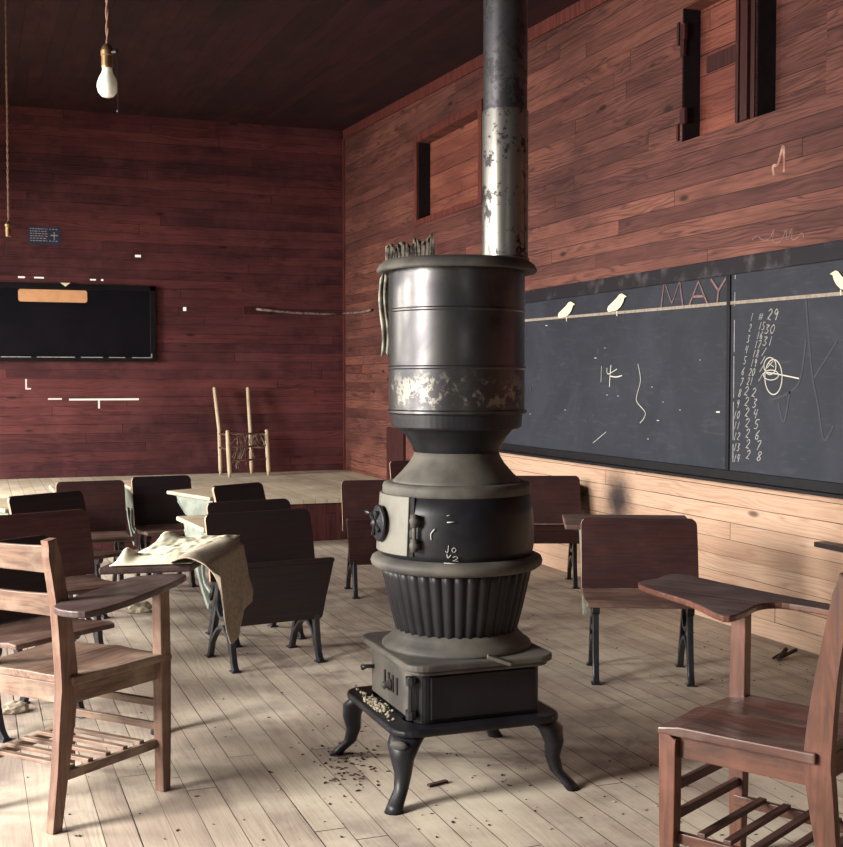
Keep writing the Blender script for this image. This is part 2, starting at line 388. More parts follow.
W1 = (8.77, 10.17, 2.75, 3.44)                     # boarded openings in the right wall: y0 y1 z0 z1
W2 = (5.36, 5.885, 2.655, 3.40); W3 = (4.66, 5.20, 2.655, 3.40)
WT = .115
slab('wall_right', 'X', XR, XR+WT, YF-.1, YB+.1, 0, 4.0, [W1, W2, W3], M['wall_right'])
for i, (a, b, c, d) in enumerate((W1, W2, W3)):
    bm = B(); box(bm, XR+WT, XR+WT+.02, a-.1, b+.1, c-.1, d+.1)
    link('window_%d' % (i+1), bm, M['recess'] if i < 2 else M['wall_right'], kind='structure')
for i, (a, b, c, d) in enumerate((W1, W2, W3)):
    bm = B(); box(bm, XR+.004, XR+WT-.001, b-.006, b-.001, c+.001, d-.001)  # thin sheet added over each far jamb, its shade painted in
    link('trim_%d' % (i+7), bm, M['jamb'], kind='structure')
bm = B(); box(bm, XR+WT-.012, XR+WT-.001, 5.37, 5.80, 3.03, 3.12); link('trim_10', bm, M['darktrim'], kind='structure')
# casing round the far opening
a, b, c, d = W1
bm = B()
box(bm, XR-.018, XR, b, b+.07, c-.05, d+.07); box(bm, XR-.018, XR, a-.07, a, c-.05, d+.07); box(bm, XR-.018, XR, a, b, d, d+.07); box(bm, XR-.015, XR, a, b, c-.05, c)
link('trim_1', bm, M['redtrim'], kind='structure', bevel=.003)
# mullion boards between the two near openings
bm = B()
box(bm, XR-.012, XR+.001, 5.202, 5.235, 2.655, 3.40); box(bm, XR-.028, XR+.001, 5.242, 5.298, 2.655, 3.42); box(bm, XR-.012, XR+.001, 5.305, 5.325, 2.655, 3.40); box(bm, XR-.018, XR+.001, 5.332, 5.358, 2.655, 3.41)
link('trim_2', bm, M['darktrim'], kind='structure', bevel=.003)
bm = B(); box(bm, XR-.03, XR, 5.40-.6+.5, 5.92, 2.57, 2.60)
bm.free()
# ragged board ends at the far jamb of the near opening
bm = B()
for (z, l) in ((2.70, .0), (2.80, .035), (3.18, .02), (3.27, .03)):
    if l: box(bm, XR-.006, XR+.012, 5.885-l, 5.90, z-.045, z+.043)
box(bm, XR-.012, XR-.002, 5.905, 5.925, 2.665, 2.76); box(bm, XR-.012, XR-.002, 5.905, 5.925, 3.20, 3.33)
link('trim_3', bm, M['darktrim'], kind='structure')
# cornice board on the right wall under the ceiling
bm = B()
pr = [(XR, 5.0), (XR-.02, 5.0)]
vsb = []
for y in (YF, YB):
    z = CEIL(y); vsb.append([bm.verts.new(v) for v in ((XR, y, z-.09), (XR-.02, y, z-.09), (XR-.02, y, z), (XR, y, z))])
for i in range(4): bm.faces.new((vsb[0][i], vsb[0][(i+1) % 4], vsb[1][(i+1) % 4], vsb[1][i]))
bm.faces.new(list(reversed(vsb[0]))); bm.faces.new(vsb[1])
link('trim_4', bm, M['redtrim'], kind='structure')
# vertical batten low on the right wall by the stage, corner bead
bm = B(); box(bm, XR-.025, XR, 10.5, 10.98, .34, .86); link('trim_5', bm, M['darktrim'], kind='structure')
bm = B(); box(bm, XR-.02, XR, YB-.03, YB, .34, 3.96); link('trim_6', bm, M['redtrim'], kind='structure')

# back wall with the chinks daylight comes through
def chink(x0, x1, y0, y1):
    p, q = atY(x0, y0, YB), atY(x1, y1, YB); return (p.x, q.x, q.z, p.z)
CH = [(18, 25, 276, 278.2), (34, 44, 276.6, 278.6), (90, 96, 278.8, 280.6), (101, 103.5, 279, 281), (135, 141, 254.6, 257.4), (25.2, 27, 379, 389.5), (27, 31, 388, 389.5),
      (69, 139, 398.6, 400.2), (98, 100, 400.2, 408.5), (48, 62, 398.2, 399.8), (183, 186.5, 307, 311)]
CH = [chink(*c) for c in CH]
slab('wall_back', 'Y', YB, YB+.012, XL-.1, XR+.1, 0, 4.05, CH, M['wall_back'])
hol = [(a, b, WIN_Z[0], WIN_Z[1]) for a, b, _ in LEFT_WINDOWS]
slab('wall_left', 'X', XL-.1, XL, YF-.1, YB+.1, 0, 4.05, hol, M['wall_left'])
slab('wall_front', 'Y', YF-.1, YF, XL, XR, 0, 4.0, [(.27, .83, .9, 2.6)], M['wall_left'])
for i, (a, b, _) in enumerate(LEFT_WINDOWS):
    bm = B(); z0, z1 = WIN_Z; zm = (z0+z1)/2; ym = (a+b)/2
    for (p, q, r, s) in ((a, a+.05, z0, z1), (b-.05, b, z0, z1), (a, b, z0, z0+.05), (a, b, z1-.05, z1), (a, b, zm-.02, zm+.02), (ym-.012, ym+.012, z0, z1)):
        box(bm, XL-.07, XL-.03, p, q, r, s)
    link('window_%d' % (i+4), bm, M['redtrim'], kind='structure')

# ------------------------------------------------------------ stage
ST_Y = 9.43; ST_Z = .34
st = empty('stage', (0, 0, 0), 0, 'low pale boarded stage along the whole back wall', 'stage')
bm = B(); box(bm, XL+.005, XR-.005, ST_Y-.02, YB-.005, ST_Z-.03, ST_Z)
link('deck', bm, M['stage'], st)
bm = B(); box(bm, XL+.005, XR-.005, ST_Y, ST_Y+.03, 0.001, ST_Z-.03); o = link('front_boards', bm, M['stagefront'], st); o['label'] = 'dark red upright boards under the stage edge'

# ------------------------------------------------------------ right blackboard
def on_right(x, y, d=0): p = atX(x, y, XR-d); return p
bb = empty('blackboard', (XR, 6, .79), 0, 'long grey blackboard with dark frame on the right wall', 'blackboard')
def put(o): o.parent = bb; o.matrix_parent_inverse = Matrix.Translation((-XR, -6, -.79)); return o
Y0, Y1 = 3.6, 8.9
bm = B(); box(bm, XR-.016, XR-.002, 5.40, Y1, .80, 1.90); put(link('slate_panel', bm, M['slate']))
bm = B(); box(bm, XR-.019, XR-.002, Y0, 5.375, .80, 1.90); put(link('slate_panel', bm, M['slate']))
bm = B(); box(bm, XR-.030, XR-.002, Y0, Y1, 1.865, 1.955); put(link('top_rail', bm, M['greyframe'], bevel=.003))
bm = B(); box(bm, XR-.035, XR-.002, Y0, Y1, .785, .835); box(bm, XR-.075, XR-.002, Y0, Y1, .770, .787); put(link('chalk_ledge', bm, M['blackframe'], bevel=.003))
bm = B(); box(bm, XR-.028, XR-.002, 5.372, 5.402, .83, 1.87); put(link('joint_batten', bm, M['blackframe'], bevel=.002))
# chalk: strokes laid on the board
def ribbon(bm, pts, wd, X):
    P = [Vector(p) for p in pts]
    prev = None
    for i, p in enumerate(P):
        t = (P[min(i+1, len(P)-1)] - P[max(i-1, 0)]); t.x = 0
        if t.length < 1e-6: t = Vector((0, 0, 1))
        t.normalize(); nn = Vector((0, -t.z, t.y))*wd/2
        q = [bm.verts.new((X, p.y+nn.y, p.z+nn.z)), bm.verts.new((X, p.y-nn.y, p.z-nn.z)), bm.verts.new((X+.0012, p.y-nn.y, p.z-nn.z)), bm.verts.new((X+.0012, p.y+nn.y, p.z+nn.z))]
        if prev:
            for k in range(4): bm.faces.new((prev[k], prev[(k+1) % 4], q[(k+1) % 4], q[k]))
        else: bm.faces.new(list(reversed(q)))
        prev = q
    if prev: bm.faces.new(prev)
SX = XR-.0208
def stroke(bm, px, wd=.006, sm=True):
    P = [on_right(x, y, .02) for x, y in px]
    if sm and len(P) > 2: P = smooth_path(P, 5)
    ribbon(bm, P, wd, SX)
bm = B()
P0, P1 = on_right(526, 320.5, .02), on_right(843, 293.5, .02)
k = (P1.z-P0.z)/(P1.y-P0.y)
n_ = 14
pts = [Vector((0, P0.y+.6+(3.62-P0.y-.6)*i/n_, 0)) for i in range(n_+1)]
for p in pts: p.z = P0.z + k*(p.y-P0.y)
for i in range(n_):
    a_, b_ = pts[i], pts[i+1]
ribbon(bm, pts, .017, SX-.003)
put(link('pale_border_strip', bm, M['stick']))
DG = {'0': [[(.5,1),(.1,.7),(.1,.3),(.5,0),(.9,.3),(.9,.7),(.5,1)]], '1': [[(.5,1),(.45,0)]], '2': [[(.1,.8),(.5,1),(.85,.75),(.5,.35),(.1,.05),(.3,.12),(.95,.0)]],
      '3': [[(.1,.95),(.8,.9),(.35,.55),(.85,.3),(.5,0),(.1,.1)]], '4': [[(.2,1),(.1,.5),(.9,.5)],[(.75,1),(.65,0)]], '5': [[(.9,1),(.25,1),(.2,.6),(.8,.45),(.7,.05),(.1,.05)]],
      '6': [[(.75,1),(.2,.55),(.2,.1),(.7,.05),(.75,.4),(.25,.4)]], '7': [[(.05,.95),(.9,1),(.4,0)]], '8': [[(.5,.5),(.15,.8),(.5,1),(.85,.8),(.5,.5),(.1,.2),(.5,0),(.9,.2),(.5,.5)]],
      '9': [[(.85,.75),(.4,1),(.15,.7),(.5,.5),(.85,.8),(.7,0)]], 'J': [[(.7,1),(.6,.1),(.3,0),(.1,.25)]], 'o': [[(.5,.7),(.15,.35),(.5,0),(.85,.35),(.5,.7)]],
      '#': [[(.3,1),(.2,0)],[(.8,1),(.7,0)],[(0,.7),(1,.65)],[(0,.35),(.95,.3)]], '/': [[(.9,1),(.1,0)]],
      'M': [[(0,0),(.15,1),(.5,.15),(.85,1),(1,0)]], 'A': [[(0,0),(.5,1),(1,0)],[(.2,.38),(.8,.38)]], 'Y': [[(0,1),(.5,.5)],[(1,1),(.5,.5),(.42,0)]]}
def write(bm, s, x, y, w_, h, wd=.004, slant=.25, sm=True, gap=.35):
    """centre the text at pixel (x, y) of the photograph, character w_ by h pixels"""
    tot = len(s)*w_*(1+gap)-w_*gap; x0 = x-tot/2
    for ch in s:
        for st_ in DG.get(ch, []):
            stroke(bm, [(x0+(u*w_)+(v-.5)*slant*h, y+h/2-v*h) for u, v in st_], wd, sm)
        x0 += w_*(1+gap)
bm = B()
for i in range(14):                                   # 1..14 down the left
    t = i/13; yy = 317+141*t; xx = 752-15*min(1, t*1.5)
    write(bm, str(i+1), xx, yy, 2.4, 7.5, .0036)
write(bm, '#', 761, 316.5, 4, 7, .003)
for i, s in enumerate(['15', '16', '17', '18', '19', '20', '21']): write(bm, s, 762-12*i/6, 326+9.2*i, 2.4, 7.5, .0036)
for i, s in enumerate(['22', '23', '24', '25', '26', '27', '28']):
    yy = 391+10.6*i; write(bm, s[0], 746.5+.3*i, yy, 4, 9, .0042); write(bm, s[1], 754+.9*i, yy+1.5, 4, 9, .0042)
write(bm, '29', 773, 314.5, 4.5, 11, .005); write(bm, '30', 770, 329, 4, 9, .004); write(bm, '31', 768, 341, 4, 9, .004)
for (x, y) in ((764, 352), (763, 360), (762, 368), (761, 377)): write(bm, '/', x, y, 3.5, 8, .004)
put(link('chalk_numbers', bm, M['dimchalk']))
E_ = lambda cx, cy, rx, ry, a0=0, turns=1.0, k=20: [(cx+rx*math.cos(a0+2*PI*turns*i/k), cy+ry*math.sin(a0+2*PI*turns*i/k)) for i in range(k+1)]
def drawing(name, strokes, mat=None):
    bm = B()
    for px_, wd, sm in strokes: stroke(bm, px_, wd, sm)
    return put(link(name, bm, mat or M['chalk']))
drawing('chalk_doodle', [(E_(773.5, 377, 8.6, 17.5), .005, True), (E_(770, 366, 6, 8.5), .0045, True), (E_(771, 375, 7.5, 5, 1), .004, True),
                         ([(765, 372), (777, 374), (799, 378.5)], .006, True), ([(768, 363), (774, 367)], .003, False), ([(767, 368), (773, 361)], .003, False)])
drawing('chalk_figure', [([(611, 365), (610, 377), (609.5, 387)], .007, True), ([(607, 368), (608, 374), (617, 369)], .005, True), ([(610, 376), (616, 377), (622, 375.5)], .007, True)])
drawing('chalk_wave', [([(638, 364), (640.5, 380), (637, 395), (637, 402), (645, 412), (644, 418), (640, 423)], .004, True)])
drawing('chalk_dash', [([(601.5, 366), (601, 382)], .003, False)]); drawing('chalk_dash', [([(593, 443), (606, 432)], .003, False)])
for (x, y0_, y1_) in ((735.5, 275, 279), (735, 292, 306), (734.5, 320, 352), (734, 356, 398), (733.5, 402, 440), (733.2, 444, 462)):
    drawing('chalk_dash', [([(x, y0_), (x-.3, y1_)], .005, False)], M['dimchalk'])
for (x, y, r) in ((595.5, 358, 1), (605, 348, .6), (652, 387, .7), (658, 420.5, 1.1), (648, 439, .8), (607, 395, .7), (618, 396, .6), (663, 402, .5), (680, 410, .7), (546.5, 325.5, 1), (530, 414, .7), (565, 410, .6), (718, 412, 1.8), (700, 360, .5)):
    drawing('chalk_speck', [([(x-r, y), (x+r, y)], .0045*max(r, .7), False)])
for px_ in ([(530, 385), (531, 391)], [(770, 400), (787, 394), (800, 380), (806, 340)], [(806, 300), (812, 372), (818, 405), (824, 440), (834, 425)], [(778, 402), (784, 422), (790, 390)], [(814, 378), (838, 340)]):
    drawing('smeared_chalk', [(px_, .012, True)], M['smear'])
bm = B()
for ch, (x0, y0, x1, y1) in {'M': (661, 282, 683, 308), 'A': (689, 282, 708, 306), 'Y': (711, 279, 726, 303)}.items():
    for st_ in DG[ch]: stroke(bm, [(x0+(x1-x0)*u, y1+(y0-y1)*v-.05*(x1-x0)*u) for u, v in st_], .013, False)
put(link('month_lettering', bm, M['redchalk']))
# the drawn-on joint line of chalk dust beside the batten is on the panel; three cut-out birds stand on the pale strip
def bird(cx, cy, s, flip, label):
    out = [(-9.5, 6.5), (-8.5, 3.5), (-4, -1), (0, -5), (2.5, -8.5), (5, -9.5), (7.5, -8), (10, -6.5), (7.5, -5.2), (6.5, -1), (4, 3.5), (0.5, 7), (-2.5, 8), (-6, 8.5), (-8.5, 9)]
    bm = B(); P = [on_right(cx+flip*x*s, cy+y*s, .02) for x, y in out]
    f0 = [bm.verts.new((SX-.0055, p.y, p.z)) for p in P]; f1 = [bm.verts.new((SX-.004, p.y, p.z)) for p in P]
    bm.faces.new(f0); bm.faces.new(list(reversed(f1)))
    for i in range(len(P)): j = (i+1) % len(P); bm.faces.new((f0[i], f0[j], f1[j], f1[i]))
    for lx in (.2,):
        p, q = on_right(cx+flip*lx*s, cy+8*s, .02), on_right(cx+flip*(lx-.3)*s, cy+13*s, .02)
        box(bm, SX-.0055, SX-.004, p.y-.004, p.y+.004, q.z, p.z)
    return tag(link('paper_bird', bm, M['birdpaper']), label, 'paper bird', 'paper birds on the blackboard')
bird(567, 310, .88, 1, 'small cream paper bird on the blackboard, nearest the stove pipe')
bird(617.5, 303, 1.0, 1, 'cream paper bird on the blackboard, just left of the letters MAY')
bird(842, 281, 1.1, -1, 'cream paper bird on the blackboard at the far right edge of the photo')
# chalk scrawl above the board
bm = B()
P = smooth_path([on_right(x, y, .001) for x, y in ((752, 240), (757, 236), (763, 240), (770, 238), (774, 229), (773, 242), (781, 241), (786, 230), (787, 240), (792, 229), (792, 239), (797, 238), (802, 233), (804, 238))], 5); ribbon(bm, P, .005, XR-.0015)
tag(link('chalk_scrawl', bm, M['redchalk']), 'faint chalk scrawl on the red boards just above the blackboard', 'chalk marks')
bm = B()
P = smooth_path([on_right(x, y, .001) for x, y in ((774, 175), (773, 166), (778, 164), (783, 146), (784, 160), (784, 172))], 5); ribbon(bm, P, .016, XR-.0015)
tag(link('paint_smear', bm, M['smear2']), 'pale upright smear on the red boards below the boarded openings', 'smear')
# wooden peg block at the right edge
p = on_right(834, 545.5)
bm = B(); box(bm, XR-.06, XR, p.y-.30, p.y+.07, p.z-.012, p.z+.012)
tag(link('wall_rail', bm, M['deskblack'], bevel=.003), 'short dark wooden rail on the wall below the blackboard', 'rail')

# ------------------------------------------------------------ back wall things
def onb(x, y, d=0): return atY(x, y, YB-d)
b0, b1 = onb(-190, 280), onb(155.5, 362)
zt, zb = onb(100, 285).z, onb(100, 361.5).z
wb = empty('wall_board', (b1.x-.9, YB, zb), 0, 'black board in a dark frame on the back wall', 'blackboard')
def putw(o): o.parent = wb; o.matrix_parent_inverse = Matrix.Translation((-(b1.x-.9), -YB, -zb)); return o
bm = B(); box(bm, b0.x, b1.x-.05, YB-.02, YB-.001, zb+.04, zt-.04); putw(link('panel', bm, M['backboard']))
bm = B(); box(bm, b0.x, b1.x, YB-.04, YB-.001, zt-.05, zt); box(bm, b0.x, b1.x, YB-.05, YB-.001, zb, zb+.045); box(bm, b1.x-.055, b1.x, YB-.04, YB-.001, zb, zt)
putw(link('frame', bm, M['blackframe'], bevel=.003))
bm = B(); z = onb(100, 357.5).z
for (x0, x1) in ((0, 30), (36, 74), (80, 102), (108, 124), (131, 151)):
    box(bm, onb(x0, 300).x, onb(x1, 300).x, YB-.055, YB-.052, z-.004, z+.004)
box(bm, onb(150, 300).x, onb(151, 300).x, YB-.055, YB-.052, z, z+.04)
putw(link('chalk_dust_line', bm, M['dimchalk']))
p, q = onb(18, 289), onb(87, 303)
bm = B(); prism(bm, round_rect(p.x, q.x, q.z, p.z, .025), 0, .004, Matrix(((1, 0, 0, 0), (0, 0, -1, YB-.022), (0, 1, 0, 0), (0, 0, 0, 1))))
tag(link('card_strip', bm, M['label']), 'long tan card strip with rounded corners on the black wall board', 'card')
p, q = onb(60, 283), onb(70, 287)
bm = B(); a_ = [bm.verts.new((x, YB-.043, z)) for x, z in ((p.x, p.z), (q.x, p.z), ((p.x+q.x)/2, q.z))]; b_ = [bm.verts.new(v.co+Vector((0, -.002, 0))) for v in a_]
bm.faces.new(a_); bm.faces.new(list(reversed(b_)))
for i in range(3): bm.faces.new((a_[i], a_[(i+1) % 3], b_[(i+1) % 3], b_[i]))
tag(link('paper_scrap', bm, M['birdpaper']), 'tiny white paper corner stuck on the top frame of the black wall board', 'paper scrap')
# blue notice with unreadable lines and a cross
p, q = onb(28, 226), onb(60.5, 245.5)
nt = empty('notice_card', (p.x, YB, q.z), 0, 'small blue notice with white writing and a cross on the back wall', 'notice')
bm = B(); box(bm, 0, q.x-p.x, -.004, -.001, 0, p.z-q.z); link('card', bm, M['bluepaper'], nt)
bm = B(); W_, H_ = q.x-p.x, p.z-q.z
random.seed(3)
for i in range(6):
    z = H_*(.87-.13*i); x = W_*.06
    while x < W_*.58:
        l = random.uniform(.006, .03); box(bm, x, min(x+l, W_*.6), -.006, -.004, z-.004, z+.004); x += l+.008
for i in (0, 5):
    x = W_*.65
    while x < W_*.92: box(bm, x, x+.018, -.006, -.004, H_*(.87-.13*i)-.004, H_*(.87-.13*i)+.004); x += .03
box(bm, W_*.79, W_*.82, -.006, -.004, H_*.28, H_*.72); box(bm, W_*.69, W_*.92, -.006, -.004, H_*.50, H_*.57)
link('white_writing', bm, M['dimchalk'], nt)
# switch block and bar running across the corner
p, q = onb(243, 307), onb(270, 314.5)
ws = empty('wall_conduit', (p.x, YB, q.z), 0, 'dusty conduit running from a small block on the back wall into the corner', 'conduit')
def pw(o, loc=(p.x, YB, q.z)): o.parent = ws; o.matrix_parent_inverse = Matrix.Translation((-loc[0], -loc[1], -loc[2])); return o
bm = B(); box(bm, p.x, q.x, YB-.03, YB-.001, q.z, p.z); pw(link('block', bm, M['darktrim'], bevel=.003))
bm = B(); P = [onb(x, y, .03) for x, y in ((256, 309), (275, 311), (300, 313), (325, 314), (343, 313.5))]
tube(bm, P, .014, 6)
P2 = [Vector((XR-.03, YB-.03, P[-1].z))] + [atX(x, y, XR-.03) for x, y in ((352, 313), (362, 312), (371, 310))]
tube(bm, P2, .014, 6)
pw(link('pipe', bm, plain('dusty conduit', rgb(150, 132, 126), .6, 0, .5, 30, c2=rgb(84, 62, 62)), smooth=True))

# ------------------------------------------------------------ chair on the stage
c0 = at(240, 471.5, ST_Z)
lc = empty('ladder_back_chair', (2.56, 12.05, ST_Z), math.radians(0), 'bare pale slatless ladder-back chair with a torn seat standing on the stage', 'chair')
lx = lambda px, Y: (Vector((atY(px, 470, Y).x, Y, ST_Z)) - lc.location)
feet = {'fl': lx(229.5, 11.93), 'fr': lx(268.5, 12.0), 'rl': lx(220.5, 12.28), 'rr': lx(251.5, 12.30)}
H1 = .46
for k in ('fl', 'fr'):
    f = feet[k]; bm = B(); P = [(f.x, f.y, 0), (f.x, f.y, .06), (f.x-.008, f.y, H1*.5), (f.x-.018, f.y, H1), (f.x-.018, f.y, H1+.01)]
    tube(bm, P, [.014, .022, .023, .021, .012], 10); link('leg', bm, M['palewood'], lc, smooth=True)
tops = {}
for k in ('rl', 'rr'):
    f = feet[k]; bm = B(); top = Vector((f.x-.045 if k == 'rl' else f.x-.02, f.y+.07, .90)); tops[k] = top
    P = [(f.x, f.y, 0), (f.x, f.y, .07), (f.x-.01, f.y+.0, H1), (top.x, top.y, .89), tuple(top)]
    tube(bm, P, [.013, .021, .021, .019, .010], 10); link('back_post', bm, M['palewood'], lc, smooth=True)
def rung(a, b, z, r=.011, dz=0):
    bm = B(); A, Bq = feet[a], feet[b]; tube(bm, [(A.x-.01, A.y, z), ((A.x+Bq.x)/2-.01, (A.y+Bq.y)/2, z), (Bq.x-.01, Bq.y, z+dz)], r, 8)
    link('rung', bm, M['rung'], lc, smooth=True)
rung('fl', 'fr', .165, dz=.012); rung('fl', 'fr', .30, dz=.012); rung('fl', 'fr', .43, dz=.012); rung('fl', 'rl', .28); rung('fr', 'rr', .28); rung('fl', 'rl', .42); rung('fr', 'rr', .42); rung('rl', 'rr', .42); rung('rl', 'rr', .25)
bm = B(); random.seed(5)
for i in range(26):
    x = feet['fl'].x + (feet['fr'].x-feet['fl'].x)*random.uniform(.08, .95); y = feet['fl'].y+random.uniform(.01, .16); z0 = .43
    l = random.uniform(.06, .36) if x < feet['fl'].x+.25 else random.uniform(.05, .15)
    P = smooth_path([(x, y, z0), (x+random.uniform(-.05, .05), y+.02, z0-l*.4), (x+random.uniform(-.07, .07), y+random.uniform(-.02, .03), z0-l)], 4)
    tube(bm, P, random.uniform(.002, .0045), 4)
link('torn_seat_strips', bm, M['bark'], lc)
# stick lying on the stage by the right wall
bm = B(); a_, b_ = at(336, 466.5, ST_Z+.015), at(378, 474, ST_Z+.015); tube(bm, [a_, (a_+b_)/2+Vector((0, .02, 0)), b_], [.012, .015, .013], 6)
tag(link('stick', bm, M['palewood'], smooth=True), 'pale wooden stick lying on the stage near the corner', 'stick')

# ------------------------------------------------------------ stove
SXc, SYc = 1.508, 3.70
stv = empty('potbelly_stove', (SXc, SYc, 0), 0, 'large cast iron potbelly stove with a sheet steel drum on top', 'stove')
# legs (cabriole, splayed outwards)
for sx in (-1, 1):
    for sy in (-1, 1):
        bm = B(); rings = []
        for (d, z, a, b) in ((.175, .238, .056, .040), (.222, .222, .060, .042), (.252, .19, .054, .038), (.260, .145, .038, .031), (.256, .10, .028, .025), (.266, .055, .023, .021), (.292, .022, .026, .022), (.306, .0, .029, .022)):
            u = Vector((sx, sy, 0)).normalized(); v = Vector((-sy, sx, 0)).normalized(); c = Vector((sx*d-.025, sy*d, z))
            rings.append([c + u*b*math.cos(2*PI*i/10) + v*a*math.sin(2*PI*i/10) for i in range(10)])
        loft(bm, rings); lg = link('leg', bm, M['stove'], stv, smooth=True)
        if (sx, sy) == (-1, -1):
            bm = B(); u = Vector((sx, sy, 0)).normalized(); v = Vector((-sy, sx, 0)).normalized(); c = Vector((sx*.250-.025, sy*.250, .195)) + u*.034
            rings = []
            for r_, h in ((1, 0), (.9, .008), (.55, .013), (.1, .014)):
                rings.append([c + v*.030*r_*math.cos(2*PI*i/14) + Vector((0, 0, 1))*.016*r_*math.sin(2*PI*i/14) + u*h for i in range(14)])
            loft(bm, rings); link('oval_boss', bm, M['stovedust'], lg, smooth=True)
bm = B(); prism(bm, round_rect(-.313, .262, -.290, .290, .07), .212, .238); link('skirt_plate', bm, M['stove'], stv, bevel=.010, seg=3)
bm = B(); prism(bm, round_rect(-.225, .200, -.240, .22, .035), .238, .398)
link('ash_box', bm, M['stove'], stv, bevel=.004)
bm = B()
box(bm, -.185, .175, -.247, -.240, .250, .388)
link('raised_panel', bm, M['stove'], stv, bevel=.006)
bm = B(); prism(bm, round_rect(-.25, .225, -.265, .245, .05), .395, .410); prism(bm, round_rect(-.265, .240, -.280, .26, .06), .410, .432)
link('top_plate', bm, M['stovedust'], stv, bevel=.007, seg=3)
# ash door on the -x face
ad = B(); box(ad, -.236, -.225, -.205, .19, .246, .390); ad = link('ash_door', ad, M['stovedust'], stv, bevel=.003)
bm = B()
for y in (-.075, -.035, .005, .045): box(bm, -.239, -.234, y-.008, y+.008, .295, .350)
link('draft_slot', bm, M['slot'], ad)
bm = B(); lathe(bm, [(.016, 0), (.020, .008), (.010, .016), (.014, .026), (.004, .034)], n=16)
for v in bm.verts: v.co = Vector((-.236-v.co.z, v.co.y-.015, .315+v.co.x))
link('draft_knob', bm, M['stovedust'], ad, smooth=True)
bm = B(); tube(bm, [(-.245, -.222, .254), (-.245, -.222, .390)], .008, 8)
for z in (.268, .374): tube(bm, [(-.245, -.222, z-.013), (-.245, -.222, z+.013)], .015, 8); box(bm, -.246, -.226, -.222, -.18, z-.008, z+.008)
link('hinge', bm, M['iron'], ad, smooth=False)
bm = B(); tube(bm, [(-.232, .165, .335), (-.262, .17, .335), (-.275, .18, .33)], [.007, .007, .011], 8); link('latch', bm, M['iron'], ad, smooth=True)
bm = B(); lathe(bm, [(.250, .432), (.248, .442), (.228, .456), (.210, .475), (.203, .490)], n=64); link('collar', bm, M['stovedust'], stv, smooth=True)
# fluted fire pot
fl = lambda r, z, a: r*(1+.045*abs(math.sin(19*a))**.8)-.008
bm = B(); lathe(bm, [(.200, .470), (.206, .50), (.219, .55), (.234, .62), (.244, .665), (.252, .705)], n=400, fl=fl); link('fire_pot', bm, M['stove'], stv, smooth=True)
bm = B(); lathe(bm, [(.250, .690), (.272, .694), (.284, .703), (.287, .714), (.282, .727), (.262, .736), (.250, .738)], n=72); link('lower_ring', bm, M['stovedust'], stv, smooth=True)
bm = B(); lathe(bm, [(.248, .725), (.257, .76), (.259, .82), (.254, .88), (.243, .945)], n=72); link('body', bm, M['stove'], stv, smooth=True)
bm = B(); lathe(bm, [(.228, .930), (.243, .934), (.247, .945), (.247, .962), (.243, .972), (.228, .976)], n=72); link('upper_ring', bm, M['stovedust'], stv, smooth=True)
bm = B(); lathe(bm, [(.222, .965), (.206, .985), (.186, 1.005), (.160, 1.035), (.145, 1.06), (.140, 1.075)], n=72); link('dome', bm, M['stovedust'], stv, smooth=True)
bm = B(); lathe(bm, [(.138, 1.07), (.145, 1.078), (.150, 1.095), (.168, 1.125), (.190, 1.150), (.196, 1.155)], n=72); link('neck', bm, M['stove'], stv, smooth=True)
bm = B(); lathe(bm, [(.190, 1.150), (.212, 1.152), (.216, 1.158), (.219, 1.200), (.219, 1.205)], n=72); link('drum_base', bm, M['stove'], stv, smooth=False)
prof = [(.228, 1.200), (.233, 1.204), (.233, 1.211), (.2255, 1.215)]
for zb_ in (1.352, 1.538): prof += [(.2255, zb_-.007), (.2285, zb_-.003), (.2285, zb_+.002), (.2255, zb_+.006)]
prof += [(.2255, 1.69)]
bm = B(); lathe(bm, prof, n=96)
dr = link('drum', bm, M['drum'], stv, smooth=True)
ms = dr.modifiers.new('split', 'EDGE_SPLIT'); ms.split_angle = math.radians(35)
bm = B(); lathe(bm, [(.235, 1.668), (.262, 1.664), (.266, 1.672), (.258, 1.688), (.240, 1.702), (.05, 1.708)], n=96)
lid = link('lid', bm, M['stovedust'], stv, smooth=True)
# fire door on the -x side
def cyl(bm, r0, r1, a0, a1, z0, z1, n=14, taper=0):
    rings = []
    for i in range(n+1):
        a = a0+(a1-a0)*i/n; c, s = math.cos(a), math.sin(a)
        rings.append([(r0*c, r0*s, z0), (r1*c, r1*s, z0), ((r1-taper)*c, (r1-taper)*s, z1), ((r0-taper)*c, (r0-taper)*s, z1)])
    loft(bm, rings)
A0, A1 = math.radians(143), math.radians(212)
bm = B(); cyl(bm, .245, .268, A0, A1, .752, .940, 18, .012); fd = link('fire_door', bm, M['doorplate'], stv, bevel=.003)
bm = B(); lathe(bm, [(.060, 0), (.061, .006), (.057, .011), (.045, .012), (.018, .017), (.016, .026), (.006, .032)], n=36)
for v in bm.verts: v.co = Vector((-.268-v.co.z, v.co.y+.0, .845+v.co.x))
dw = link('draft_wheel', bm, M['stove'], fd, smooth=False, bevel=.002)
bm = B()
for k in range(4):
    a = k*PI/2+.5; tube(bm, [(-.286, .018*math.cos(a), .845+.018*math.sin(a)), (-.286, .045*math.cos(a), .845+.045*math.sin(a))], .006, 6)
link('spoke', bm, M['slot'], dw)
bm = B(); tube(bm, [(-.250, .10, .865), (-.272, .105, .868), (-.276, .120, .87)], [.006, .006, .009], 8); link('latch', bm, M['iron'], fd, smooth=True)
